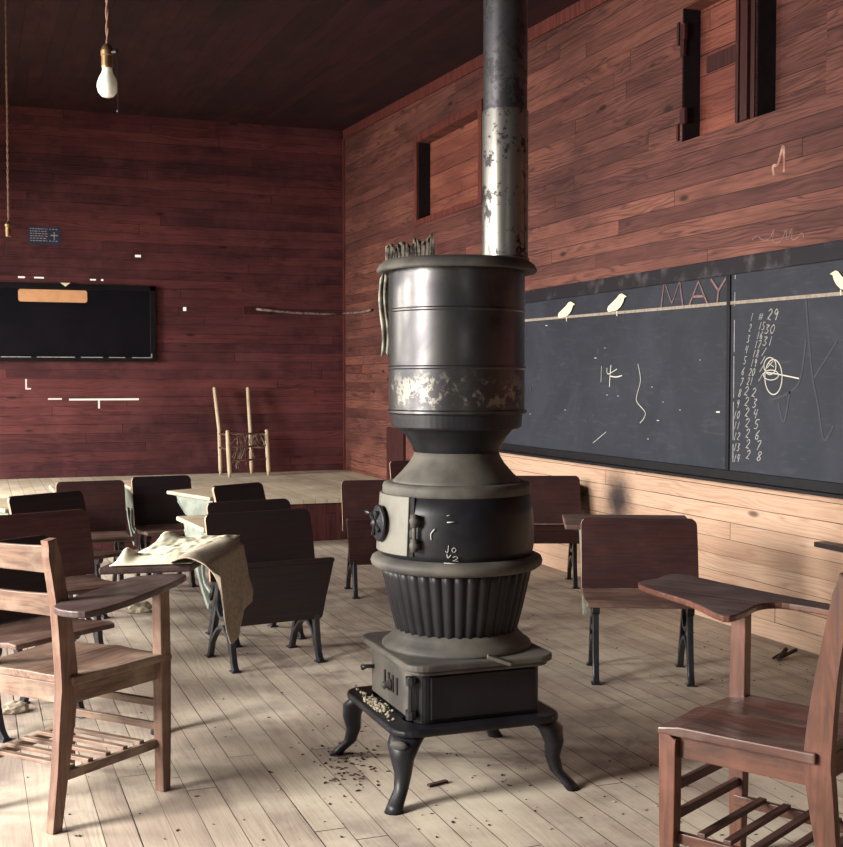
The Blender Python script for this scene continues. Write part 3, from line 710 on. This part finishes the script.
# door edge strap, hinge pin and knuckles
bm = B(); cyl(bm, .245, .262, math.radians(211), math.radians(216), .752, .938, 3, .010); link('hinge_strap', bm, M['slot'], fd)
bm = B(); ah = math.radians(219); c_, s_ = math.cos(ah), math.sin(ah)
tube(bm, [(.276*c_, .276*s_, .775), (.272*c_, .272*s_, .885)], .007, 8)
link('hinge_pin', bm, M['stovedust'], fd, smooth=True)
for z in (.79, .868):
    bm = B(); tube(bm, [(.250*c_, .250*s_, z), (.285*c_, .285*s_, z)], [.017, .013], 10); tube(bm, [(.276*c_, .276*s_, z-.02), (.276*c_, .276*s_, z+.02)], .012, 10)
    link('hinge_knuckle', bm, M['stovedust'], fd, smooth=True)
# chalk marks on the body
def onstove(px, py, r=.262):
    d = ray(px, py); o_ = Vector((-SXc, -SYc, EYE)); A = d.x**2+d.y**2; Bq = 2*(o_.x*d.x+o_.y*d.y); C_ = o_.x**2+o_.y**2-r*r
    D_ = Bq*Bq-4*A*C_; t = (-Bq-math.sqrt(max(D_, 0)))/(2*A); return o_+d*t
bm = B()
def sstroke(px, r=.0015, R=.2605): tube(bm, smooth_path([onstove(x, y, R) for x, y in px], 4) if len(px) > 2 else [onstove(x, y, R) for x, y in px], r, 5)
for ch, x, y, w_, h in (('J', 445, 549, 5, 7), ('o', 451, 549, 6, 7), ('v', 446, 556, 4, 5), ('2', 452, 559, 7, 5)):
    if ch == 'v': sstroke([(447, 554), (448, 558), (451, 555)]); continue
    for s_ in DG[ch]: sstroke([(x+u*w_, y+h/2-v*h) for u, v in s_], .0011)
sstroke([(444, 563), (463, 564.5)], .0011)
link('chalk_letters', bm, M['dimchalk'], stv, smooth=True)
for px_, r_ in (([(447, 522.5), (455, 522)], .0018), ([(447, 516), (450, 515)], .0012), ([(435, 529), (431, 534), (431.5, 540)], .0024)):
    bm = B(); sstroke(px_, r_); link('chalk_mark', bm, M['dimchalk'], stv, smooth=True)
# damper tip at the foot of the collar
bm = B(); M_ = Matrix.Translation((-.0, -.265, .436)) @ Matrix.Rotation(math.radians(-22), 4, 'Z') @ Matrix.Rotation(math.radians(18), 4, 'Y')
box(bm, -.005, .075, -.016, .014, 0, .012, M_); link('shaker_handle', bm, M['stovedust'], stv, bevel=.003)

# ash crumbs on the skirt (stuff)
bm = B(); random.seed(11)
for i in range(170):
    x = SXc-.275+random.gauss(0, .012); y = SYc+.02+random.gauss(0, .075); r = random.uniform(.002, .0065)
    bmesh.ops.create_icosphere(bm, subdivisions=1, radius=r, matrix=Matrix.Translation((min(x, SXc-.245), y, .2395+r*.6)) @ Matrix.Diagonal((1, random.uniform(.6, 1.3), .7, 1)))
tag(link('ash_crumbs', bm, M['ash']), 'pale ash crumbs spilled on the stove skirt below the ash door', 'ash', kind='stuff')

# pipe
pc = Vector((SXc+.198, SYc+.05, 0)); zc = CEIL(pc.y)
pp = empty('stove_pipe', (pc.x, pc.y, 1.705), 0, 'tall mottled metal stove pipe rising from the stove to the ceiling', 'stove pipe')
bm = B(); lathe(bm, [(.083, 0), (.083, .02), (.0785, .024), (.0785, .47), (.0785, .515)], n=48); link('lower_pipe', bm, M['pipe'], pp, smooth=True).modifiers.new('s', 'EDGE_SPLIT')
bm = B(); lathe(bm, [(.0745, .50), (.0745, .52), (.0755, 1.2), (.0755, zc-1.705)], n=48); link('upper_pipe', bm, drum_mat('dull pipe', rgb(104, 102, 104), rgb(74, 72, 78), rgb(60, 58, 62), 0, 3, .34), pp, smooth=True)
bm = B(); tube(bm, [(.0775*math.cos(-1.0), .0775*math.sin(-1.0), .03), (.0775*math.cos(-1.0), .0775*math.sin(-1.0), .51)], .003, 6); link('seam', bm, M['pipe'], pp)

# pleated paper bundle on the lid and rag under it
def sheet(name, fn, nu, nv, mat, th, label=None, cat=None, parent=None):
    bm = B(); V = [[bm.verts.new(fn(u/nu, v/nv)) for v in range(nv+1)] for u in range(nu+1)]
    for i in range(nu):
        for j in range(nv): bm.faces.new((V[i][j], V[i+1][j], V[i+1][j+1], V[i][j+1]))
    o = link(name, bm, mat, parent, smooth=True); s = o.modifiers.new('th', 'SOLIDIFY'); s.thickness = th; s.offset = 0
    if label: tag(o, label, cat)
    return o
RV = Vector((math.cos(YAW), -math.sin(YAW), 0)); FV = Vector((math.sin(YAW), math.cos(YAW), 0))
cS = Vector((SXc, SYc, 0))
def bun(u, v):
    h = .055+.05*u**1.6+.01*math.sin(u*23)
    p = cS - RV*.235 + RV*(.165*u) + FV*(.02+.010*(1 if int(u*30) % 2 else -1)*(.3+v)*.5 + .05*u)
    return p + Vector((.008*math.sin(u*17)*v, 0, 1.700+h*v))
sheet('pleated_paper', bun, 30, 5, plain('smoked pleated paper', rgb(150, 140, 126), .85, 0, .6, 26, c2=rgb(60, 54, 52)), .003, 'crumpled pleated paper standing on the left of the stove lid', 'paper')
def rag(u, v):
    p = cS - RV*(.222+.032*u+.006*math.sin(v*6)) + FV*(.035+.007*math.sin(u*PI*4))
    return p + Vector((0, 0, 1.662-.265*v - .008*math.sin(u*8)))
sheet('rag', rag, 14, 14, M['rag'], .003, 'long pale stained rag hanging beside the stove drum', 'rag')

# ------------------------------------------------------------ school desks
def side_iron(bm, x, legs=True, seat_up=False, desk=True):
    T = .026
    F = lambda pts, th=.020: bar(bm, [(x, p[0], p[1]) for p in smooth_path([(q[0], q[1], 0) for q in pts], 5)], T, th)
    F([(-.19, .0), (-.165, .03), (-.145, .10), (-.13, .20), (-.12, .30), (-.125, .355)], .033)       # front leg
    F([(.17, .0), (.150, .04), (.120, .12), (.075, .22), (.04, .30), (.03, .38), (.05, .52), (.085, .67)], .028)  # rear leg, up the backrest
    F([(-.135, .07), (-.10, .14), (-.03, .175), (.05, .15), (.13, .08)], .017)                      # arch brace
    F([(-.125, .29), (-.09, .235), (-.02, .215), (.03, .25), (.04, .31)], .019)                      # hoop under hinge
    F([(-.135, .345), (.04, .36)], .020)                                                              # seat arm
    box(bm, x-.022, x+.022, -.205, -.155, 0, .008); box(bm, x-.022, x+.022, .145, .195, 0, .008)
def make_desk(wd, seat='down', desk=True, dark=False, seat_th=.02, bz=(.385, .69), dz=.600, dx=(0, 0), dl=.42, top='desktop'):
    """returns parts as child objects of a new empty"""
    root = bpy.data.objects.new('school_desk', None); COL.objects.link(root); root.empty_display_size = .1
    wm = M['deskblack'] if dark else M['desk']
    for s in (-1, 1):
        bm = B(); side_iron(bm, s*(wd/2-.055)); si = link('iron_frame', bm, M['iron'], root, bevel=.003)
        bm = B(); tube(bm, [(s*(wd/2-.055)-.015, -.128, .325), (s*(wd/2-.055)+.015, -.128, .325)], .033, 16); link('hinge_disc', bm, M['iron'], si)
    # backrest: gently curved, rounded top corners
    prof = [(0.005, bz[0]), (.012, bz[0]+.05), (.028, .50), (.052, .60), (.080, bz[1])]
    bm = B(); rows = []
    hh = bz[1]-bz[0]; r = .03
    front, back = [], []
    for z in [bz[0]+(hh-r)*i/10 for i in range(11)] + [bz[1]-r+r*math.sin(PI/2*i/7) for i in range(1, 8)]:
        t = (z-bz[0])/hh; y = .005+.075*t**1.5
        up = max(0, z-(bz[1]-r)); inset = r-math.sqrt(max(0, r*r-up*up)) if up else 0
        hw = wd/2-inset
        front.append([(x*hw, y-.009, z) for x in (-1, -.5, 0, .5, 1)]); back.append([(x*hw, y+.009, z) for x in (1, .5, 0, -.5, -1)])
    loft(bm, [front[i]+back[i] for i in range(len(front))])
    br = link('backrest', bm, wm, root, bevel=.002)
    br.data.materials.append(M['edge'])
    for p in br.data.polygons:
        if abs(p.normal.x) > .6 and abs(p.normal.y) < .5: p.material_index = 1  # side faces take a paler colour than the panel
    # seat
    if seat == 'down':
        bm = B(); P = [(.005, .385), (-.03, .374), (-.10, .368), (-.20, .372), (-.28, .380), (-.315, .374)]
        rings = []
        for (y, z) in P: rings.append([(x*wd/2*(1 if y > -.29 else .97), y, z) for x in (-1, -.5, 0, .5, 1)] + [(x*wd/2*(1 if y > -.29 else .97), y, z-seat_th) for x in (1, .5, 0, -.5, -1)])
        loft(bm, rings); link('seat', bm, M['desk'] if seat_th > .03 else M['benchwood'], root, bevel=.005)
    elif seat == 'up':
        bm = B(); rings = []
        for (z, hw) in ((.195, .44), (.21, .455), (.30, .47), (.42, .50), (.475, .51)):
            y = -.13-.07*(z-.195)/.29
            rings.append([(x*wd*hw, y-.010, z) for x in (-1, -.5, 0, .5, 1)] + [(x*wd*hw, y+.010, z) for x in (1, .5, 0, -.5, -1)])
        loft(bm, rings); link('folded_seat', bm, wm, root, bevel=.004)
        bm = B(); box(bm, -wd/2*1.02, wd/2*1.02, -.215, -.18, .470, .488); link('seat_lip', bm, wm, root, bevel=.006)
    if desk:
        bm = B(); Mx = Matrix.Translation((0, .10, dz)) @ Matrix.Rotation(math.radians(2.0), 4, 'X')
        box(bm, -wd/2+dx[0], wd/2+dx[1], 0, dl, 0, .022, Mx); dt = link('desktop', bm, M[top], root, bevel=.006)
        bm = B(); box(bm, -wd/2+.03, wd/2-.03, .10, .34, dz-.115, dz-.103); link('book_shelf', bm, M['desk'], root, bevel=.003)
        for s in (-1, 1):
            bm = B(); x = s*(wd/2-.02)
            out = [(.09, dz-.12), (.30, dz-.12), (.345, dz-.10), (.42, dz-.03), (.44, dz+.010), (.09, dz)]
            Mx = Matrix(((0, 0, 1, x-.006), (1, 0, 0, 0), (0, 1, 0, 0), (0, 0, 0, 1)))
            prism(bm, out, 0, .012, Mx)
            bar(bm, [(x, p.x, p.y) for p in smooth_path([(.26, dz-.12, 0), (.235, .42, 0), (.17, .34, 0), (.09, .27, 0), (.06, .26, 0)], 5)], .018, .026)
            bar(bm, [(x, p.x, p.y) for p in smooth_path([(.15, dz-.12, 0), (.16, .42, 0), (.13, .36, 0), (.05, .33, 0)], 5)], .014, .014)
            # raised rim of the casting
            bar(bm, [(x, p[0], p[1]) for p in ((.095, dz-.112), (.30, dz-.114), (.345, dz-.094), (.425, dz-.02))], .020, .008)
            link('desk_bracket', bm, M['greeniron'], root, bevel=.002)
    return root
G = 'iron framed school desks'
def place(root, mid, rot, label, name=None):
    """mid = top centre of the backrest in plan"""
    r = math.radians(rot); off = Vector((-math.sin(r), math.cos(r)))*.08
    root.location = (mid[0]-off.x, mid[1]-off.y, 0); root.rotation_euler = (0, 0, r); tag(root, label, 'school desk', G)
    return root
d = place(make_desk(.515, dz=.632, dx=(-.07, .0), dl=.34, top='benchwood'), (2.80, 4.70), -24.9, 'iron-legged school desk with flat seat standing right of the stove, before the pale wall')
d = place(make_desk(.525, 'up', dark=True), (1.258, 5.585), 8, 'black school desk with folded seat left of the stove, beside the hanging sack')
d = place(make_desk(.49, seat_th=.075), (3.46, 7.02), -20.5, 'brown school desk by the right wall, half hidden behind the stove')
d = place(make_desk(.47, 'up', desk=False), (2.36, 7.08), -9, 'red-brown school desk with folded seat half hidden by the left side of the stove')
d = place(make_desk(.44, desk=False), (3.22, 8.72), -4, 'farthest school desk by the stage, its back edge showing beside the stove dome')
d = place(make_desk(.50), (2.30, 5.80), -15, 'school desk almost fully hidden behind the stove')
d = place(make_desk(.46, desk=False, dark=True), (1.325, 6.10), 11, 'dark school seat directly behind the black desk with the folded seat')
d = place(make_desk(.38, dark=True), (1.475, 7.10), 28, 'small tilted dark school desk just before the stage, its pale desktop at its left')
d = place(make_desk(.385, dark=True), (1.135, 7.86), 6, 'round-cornered dark school desk near the stage below the ladder-back chair')
d = place(make_desk(.41), (.672, 7.63), 2, 'dark brown school desk near the stage, second upright back from the left edge')
d = place(make_desk(.48, dark=True), (.365, 6.88), 33, 'dark school desk at far left with pale worn left edge, before the stage')
d = place(make_desk(.50), (.275, 5.89), 22, 'large brown school desk at left behind the pale tablet-arm chair')
d = place(make_desk(.48, dark=True), (.08, 4.90), 37, 'black-backed school desk right behind the pale tablet-arm chair, its worn seat showing')

# ------------------------------------------------------------ pedestal desk under the cloth
T1Z = .700
A_, B_, C_, D_ = Vector((.375, 4.01, 0)), Vector((.67, 3.97, 0)), Vector((.97, 4.62, 0)), Vector((.66, 4.60, 0))
ct = (A_+B_+C_+D_)/4
t1 = empty('pedestal_desk', (.60, 4.30, 0), 0, 'dark school tabletop on an iron pedestal under the pale cloth', 'desk')
bm = B(); prism(bm, [(p.x-.60, p.y-4.30) for p in (A_, B_, C_, D_)], T1Z-.024, T1Z); link('tabletop', bm, M['tablet'], t1, bevel=.006)
pl = Vector((.5195-.60, 3.98-4.30, 0))
pl = at(159, 700) ; pl = at(159, 733) ; pl = Vector((pl.x-.60, pl.y-4.30, 0))
bm = B(); tube(bm, [(pl.x, pl.y, 0), (pl.x, pl.y, .02), (pl.x, pl.y, .05), (pl.x, pl.y, .62), (pl.x, pl.y, .676)], [.032, .030, .020, .018, .05], 12); link('pedestal', bm, M['iron'], t1, smooth=True)

# cloth on the desk: a rumpled sheet
def hsh(x, y): return (math.sin(x*12.9898+y*78.233)*43758.5453) % 1
def vn(x, y):
    i, j = math.floor(x), math.floor(y); fx, fy = x-i, y-j; fx = fx*fx*(3-2*fx); fy = fy*fy*(3-2*fy)
    return (hsh(i, j)*(1-fx)+hsh(i+1, j)*fx)*(1-fy)+(hsh(i, j+1)*(1-fx)+hsh(i+1, j+1)*fx)*fy
def clothf(u, v):
    a = A_*.88+B_*.12; b = B_; c = C_; d_ = D_*.92+C_*.08
    p = (a*(1-u)+b*u)*(1-v)+(d_*(1-u)+c*u)*v
    h = .006+.012*vn(u*7, v*7)+.006*vn(u*17+3, v*15)
    e = math.exp(-((u-.10)**2/.008+(v-.12)**2/.010))*.030 + math.exp(-((v-.78)**2/.012+(u-.14)**2/.03))*.030 + math.exp(-((v-.08)**2/.003+(u-.6)**2/.05))*.012
    rim = min(u, 1-u, v, 1-v); h = .003+(h+e)*min(1, rim*9)
    return Vector((p.x, p.y, T1Z+.002+h))
sheet('cloth', clothf, 60, 60, M['cloth'], .003, 'pale cream cloth spread rumpled over the small desktop behind the left chair', 'cloth')
# sack hanging over its right edge: plane placed by its outline, with real folds and thickness
def sackf(u, v):
    # u along the edge (near to far), v down
    e0, e1 = B_+Vector((-.03, -.03, 0)), C_*.62+B_*.38
    p = e0*(1-u)+e1*u
    out = Vector((.90, -.43, 0)); along = (e1-e0).normalized()
    if v < .3:
        t = v/.3; q = p + out*(-.05+.125*t); z = T1Z+.010+.020*math.sin(t*PI)+.010*vn(u*5, v*8)*math.sin(t*PI)
        return Vector((q.x, q.y, z-.006*t))
    t = (v-.3)/.7
    L = .04+.26*min(1, (u/.36)**.8) if u < .36 else .30-.10*(u-.36)/.64
    fold = math.sin(u*11+t*2.0)*.012*t + .018*vn(u*5, t*4)*t
    q = p + out*(.075+.030*math.sin(t*PI*.5)+fold) + along*(.05*t*(.4-u))
    return Vector((q.x, q.y, T1Z+.004-L*t-.006*math.sin(t*PI)))
sheet('sack', sackf, 40, 40, M['sack'], .004, 'grey beige sack hanging to a point off the right side of the cloth-covered desktop', 'sack')

# ------------------------------------------------------------ tablet-arm chairs
def arm_chair(loc, rot, label, mh, mz, my, msl, seat_z, back_h, wr=.36, wf=.43, dp=.42, tilt=.0, tab=None, tab_z=.68, tab_th=.02, edge=None, ms_=None):
    root = empty('tablet_arm_chair', (loc[0], loc[1], 0), math.radians(rot), label, 'chair', 'wooden tablet-arm chairs')
    inv = (Matrix.Translation((loc[0], loc[1], 0)) @ Matrix.Rotation(math.radians(rot), 4, 'Z')).inverted()
    th = .022
    # seat: saddle shaped
    def seatpt(x, y):   # x -1..1, y 0 back .. 1 front
        hw = (wr+(wf-wr)*y)/2+.012
        z = seat_z - .014*math.exp(-((abs(x)-.45)**2/.10+(y-.45)**2/.12)) + .004*math.exp(-(x*x/.02))*y - .010*max(0, y-.85)/.15
        return Vector((x*hw, -y*dp - .012*(1-x*x)*y+ .03*(1-y)*0, z))
    bm = B(); nx, ny = 16, 14
    T_ = [[bm.verts.new(seatpt(-1+2*i/nx, j/ny)) for i in range(nx+1)] for j in range(ny+1)]
    U_ = [[bm.verts.new(Vector((v.co.x, v.co.y, seat_z-th-.004))) for v in row] for row in T_]
    for j in range(ny):
        for i in range(nx):
            bm.faces.new((T_[j][i], T_[j][i+1], T_[j+1][i+1], T_[j+1][i])); bm.faces.new((U_[j][i], U_[j+1][i], U_[j+1][i+1], U_[j][i+1]))
    for j in range(ny):
        bm.faces.new((T_[j][0], T_[j+1][0], U_[j+1][0], U_[j][0])); bm.faces.new((T_[j][nx], U_[j][nx], U_[j+1][nx], T_[j+1][nx]))
    for i in range(nx):
        bm.faces.new((T_[0][i], U_[0][i], U_[0][i+1], T_[0][i+1])); bm.faces.new((T_[ny][i], T_[ny][i+1], U_[ny][i+1], U_[ny][i]))
    link('seat', bm, my, root, bevel=.004)
    # apron rails
    za, zb_ = seat_z-th-.062, seat_z-th-.004
    def rail(p, q, z0, z1, t=.020, name='seat_rail', mat=mh):
        p, q = Vector((*p, 0)), Vector((*q, 0)); d_ = (q-p).normalized(); n_ = Vector((-d_.y, d_.x, 0))*t/2
        bm = B(); lo = [p+n_, q+n_, q-n_, p-n_]
        V0 = [bm.verts.new((v.x, v.y, z0)) for v in lo]; V1 = [bm.verts.new((v.x, v.y, z1)) for v in lo]
        bm.faces.new(list(reversed(V0))); bm.faces.new(V1)
        for i in range(4): bm.faces.new((V0[i], V0[(i+1) % 4], V1[(i+1) % 4], V1[i]))
        return link(name, bm, mat, root, bevel=.002)
    r_, f_ = wr/2-.015, wf/2-.022
    rail((-r_, -.02), (-f_, -dp+.03), za, zb_, mat=ms_); rail((r_, -.02), (f_, -dp+.03), za, zb_, mat=ms_); rail((-f_, -dp+.03), (f_, -dp+.03), za, zb_); rail((-r_, -.01), (r_, -.01), za, zb_)
    # legs
    for s in (-1, 1):
        # rear leg and back post in one piece, curved in side view
        pts = smooth_path([(s*r_, .055, 0), (s*r_, .028, .18), (s*r_, .005, .36), (s*r_, .0, seat_z), (s*r_, .022, seat_z+.2), (s*r_, .060, back_h-.012), (s*r_, .062, back_h)], 5)
        ths = []
        for p in pts:
            z = p.z; ths.append((.036+.020*math.exp(-((z-seat_z+.02)/.20)**2)+.010*min(1, z/.3)) if z < back_h-.016 else .034)
        bm = B(); bar(bm, pts, .028, ths); link('rear_leg', bm, mz, root, bevel=.004)
        zt_ = za+.06
        topz = (tab_z-tab_th-.001) if (s == -1) else zt_
        fy = -dp+.025
        bm = B(); x = s*(wf/2-.010)
        bar(bm, [(x, fy+.0, 0), (x, fy, .20), (x, fy, seat_z-.03), (x, fy+.004, topz)], .036, [.034, .044, .048, .044]); link('front_leg', bm, mz, root, bevel=.003)
    # stretchers and book rack slats
    rail((-r_, .03), (-f_, -dp+.02), .140, .168, .018, 'side_stretcher', ms_); rail((r_, .03), (f_, -dp+.02), .140, .168, .018, 'side_stretcher', ms_)
    rail((-f_, -dp+.03), (f_, -dp+.03), .270, .294, .016, 'front_stretcher', msl); rail((-f_, -dp+.03), (f_, -dp+.03), .195, .218, .016, 'front_stretcher', msl)
    for i in range(5):
        y = -.02-.070*i; hw = r_+(f_-r_)*(-y/dp)
        rail((-hw, y), (hw, y), .166, .178, .022, 'rack_slat', msl)
    # back rails, curved
    for (z0, z1) in ((back_h-.095, back_h-.012), (back_h-.225, back_h-.155)):
        bm = B(); rings = []
        for i in range(13):
            x = -r_+2*r_*i/12; bow = .022*(1-(x/r_)**2)
            y0 = .022+(z0-seat_z-.2)*.19+bow; y1 = .022+(z1-seat_z-.2)*.19+bow
            sag = .006*(1-(x/r_)**2)
            rings.append([(x, y0-.007, z0+sag), (x, y0+.009, z0+sag), (x, y1+.009, z1), (x, y1-.007, z1)])
        loft(bm, rings); link('back_rail', bm, mh, root, bevel=.003)
    # tablet
    outline = [inv @ Vector((p.x, p.y, 0)) for p in tab]
    bm = B(); prism(bm, [(p.x, p.y) for p in outline], tab_z-tab_th, tab_z); tb = link('writing_tablet', bm, M['tablet'], root, bevel=.004)
    if edge:
        tb.data.materials.append(edge)
        for p in tb.data.polygons:
            if abs(p.normal.z) < .5: p.material_index = 1
    return root
# pale chair front left
TZ = .672
tabL = smooth_path([at(x, y, TZ) for x, y in ((55, 604), (78, 595), (102, 587), (128, 577.5), (155, 574.5), (182, 573.5), (183.5, 577), (150, 592), (116, 604), (92, 610.5), (72, 611), (57, 608.5))], 3, True)
a_ = arm_chair((.137, 3.75), 131.3, 'worn pale wooden tablet-arm chair at the front left corner', M['chairwood'], M['chairwood_z'], M['chairwood_y'], M['chairwood'], .445, .848, dp=.40, tab=tabL, tab_z=TZ, ms_=M['chairwood_y'])
TZ2 = .70
tabR = smooth_path([at(x, y, TZ2) for x, y in ((638, 582), (657, 578), (678, 573.5), (740, 586), (800, 598), (850, 607), (905, 617), (905, 626), (850, 614), (800, 605), (775, 602.5), (757, 605), (742, 612.5), (722, 615.5), (690, 601), (650, 588.5))], 3, True)
b_ = arm_chair((1.985, 2.345), 208, 'red-brown oak tablet-arm chair at the right front edge, turned away', M['oak'], M['oak_z'], M['oak_y'], M['rack'], .445, .86, wr=.36, wf=.395, dp=.405, tab=tabR, ms_=M['oak_ys'], edge=M['oak'], tab_z=TZ2, tab_th=.018)

# ------------------------------------------------------------ hanging bulb and empty socket
def twisted(z0, z1, r=.0035):
    bm = B()
    for ph in (0, PI):
        n_ = int((z1-z0)/.008); P = [(r*math.cos(ph+i*.55), r*math.sin(ph+i*.55), z0+(z1-z0)*i/n_) for i in range(n_+1)]
        tube(bm, P, r*.85, 5)
    return bm
D_ = 3.55; pb = atY(107.5, 86.5, 3.55)
lb = empty('light_bulb', (pb.x, pb.y, pb.z), 0, 'frosted light bulb hanging on a twisted cord at upper left', 'light bulb')
sc_ = .0105/.0105
bm = B(); lathe(bm, [(.004, -.032), (.017, -.028), (.026, -.017), (.030, -.002), (.029, .009), (.024, .024), (.0165, .038), (.0135, .050), (.0130, .058)], n=32); link('glass', bm, M['bulb'], lb, smooth=True)
bm = B(); lathe(bm, [(.0155, .052), (.0165, .056), (.0165, .085), (.0185, .088), (.0185, .100), (.014, .112), (.006, .120)], n=24); link('socket', bm, M['brass'], lb, smooth=False)
bm = B(); tube(bm, [(.012, -.012, .095), (.024, -.024, .095)], .006, 8); tube(bm, [(.024, -.024, .095), (.026, -.026, -.035), (.026, -.026, -.07)], .0016, 5)
bmesh.ops.create_icosphere(bm, subdivisions=1, radius=.005, matrix=Matrix.Translation((.026, -.026, -.073))); link('pull_chain', bm, M['black'], lb)
link('cord', twisted(.118, CEIL(pb.y)-pb.z, .0026), M['cord'], lb)
ps = atY(8.5, 232, 8.0)
ls = empty('lamp_socket', tuple(ps), 0, 'empty brass socket hanging on a long cord at the far left', 'lamp socket')
bm = B(); lathe(bm, [(.012, -.03), (.018, -.028), (.018, .03), (.022, .034), (.022, .048), (.006, .066)], n=16); link('socket', bm, M['brass'], ls)
bm = B(); tube(bm, [(-.01, -.01, 0), (-.012, -.01, -.13)], .0025, 5); link('pull_chain', bm, M['black'], ls)
bm = twisted(.06, CEIL(8.0)-ps.z-.02, .0038); link('cord', bm, M['cord'], ls)
bm = B(); lathe(bm, [(.02, CEIL(8)-ps.z-.05), (.07, CEIL(8)-ps.z-.02), (.075, CEIL(8)-ps.z)], n=24); link('ceiling_rose', bm, M['brass'], ls)

# ------------------------------------------------------------ litter on the floor
def crumple(name, c, r, mat, label, cat, seed):
    random.seed(seed); bm = B(); bmesh.ops.create_icosphere(bm, subdivisions=3, radius=1)
    for v in bm.verts:
        k = .75+.5*vn(v.co.x*3+seed, v.co.y*3+v.co.z*2); v.co = Vector((v.co.x*r[0]*k, v.co.y*r[1]*k, max(0.0, (v.co.z*.9+.35))*r[2]*k))
        v.co += Vector((c.x, c.y, .001))
    return tag(link(name, bm, mat), label, cat)
crumple('crumpled_paper', at(139, 612), (.07, .045, .045), M['paper'], 'crumpled pale paper on the floor beneath the left chair tablet', 'paper', 2)
crumple('cloth_lump', at(14, 712), (.06, .04, .03), M['sack'], 'small grey lump lying on the floor under the left chair', 'cloth', 4)
# stick chips on the right
bm = B(); p = at(782, 659)
for (a, b, r) in (((-.04, -.03, .01), (.06, .05, .03), .012), ((.0, .0, .012), (.09, .01, .035), .009), ((-.05, .0, .008), (.02, .03, .02), .007)):
    tube(bm, [p+Vector(a), p+Vector(b)], r, 5)
tag(link('wood_splinters', bm, M['debris']), 'dark broken wood splinters on the floor by the right wall', 'splinters')
bm = B(); p = at(437, 785)
box(bm, -.035, .04, -.008, .008, 0.001, .009, Matrix.Translation(p) @ Matrix.Rotation(.3, 4, 'Z')); tag(link('wood_chip', bm, M['debris']), 'dark narrow wood chip on the floor just right of the front stove leg', 'wood chip')
bm = B(); random.seed(21)
for i in range(330):
    zone = random.random()
    if zone < .30: x, y = random.gauss(348, 16), random.gauss(762, 14)
    elif zone < .42: x, y = random.gauss(765, 60), random.uniform(625, 690)
    elif zone < .55: x, y = random.gauss(455, 60), random.uniform(745, 830)
    else: x, y = random.uniform(10, 840), random.uniform(600, 845)
    p = at(x, y); r = random.uniform(.0015, .0045)*(1.2 if zone < .3 else 1)
    Mx = Matrix.Translation((p.x, p.y, r*.45)) @ Matrix.Rotation(random.uniform(0, PI), 4, 'Z') @ Matrix.Diagonal((random.uniform(.8, 2.6), 1, .5, 1))
    if p.x < XR-.05: bmesh.ops.create_icosphere(bm, subdivisions=1, radius=r, matrix=Mx)
tag(link('floor_litter', bm, M['debris']), 'scattered dark crumbs and chips over the floor boards', 'litter', kind='stuff')
bm = B(); random.seed(31)
for i in range(60):
    p = at(random.uniform(200, 840), random.uniform(610, 840)); r = random.uniform(.002, .005)
    if p.x < XR-.05: bmesh.ops.create_icosphere(bm, subdivisions=1, radius=r, matrix=Matrix.Translation((p.x, p.y, r*.5)) @ Matrix.Diagonal((1.5, 1, .5, 1)))
tag(link('plaster_crumbs', bm, M['ash']), 'scattered pale crumbs over the floor boards', 'litter', kind='stuff')
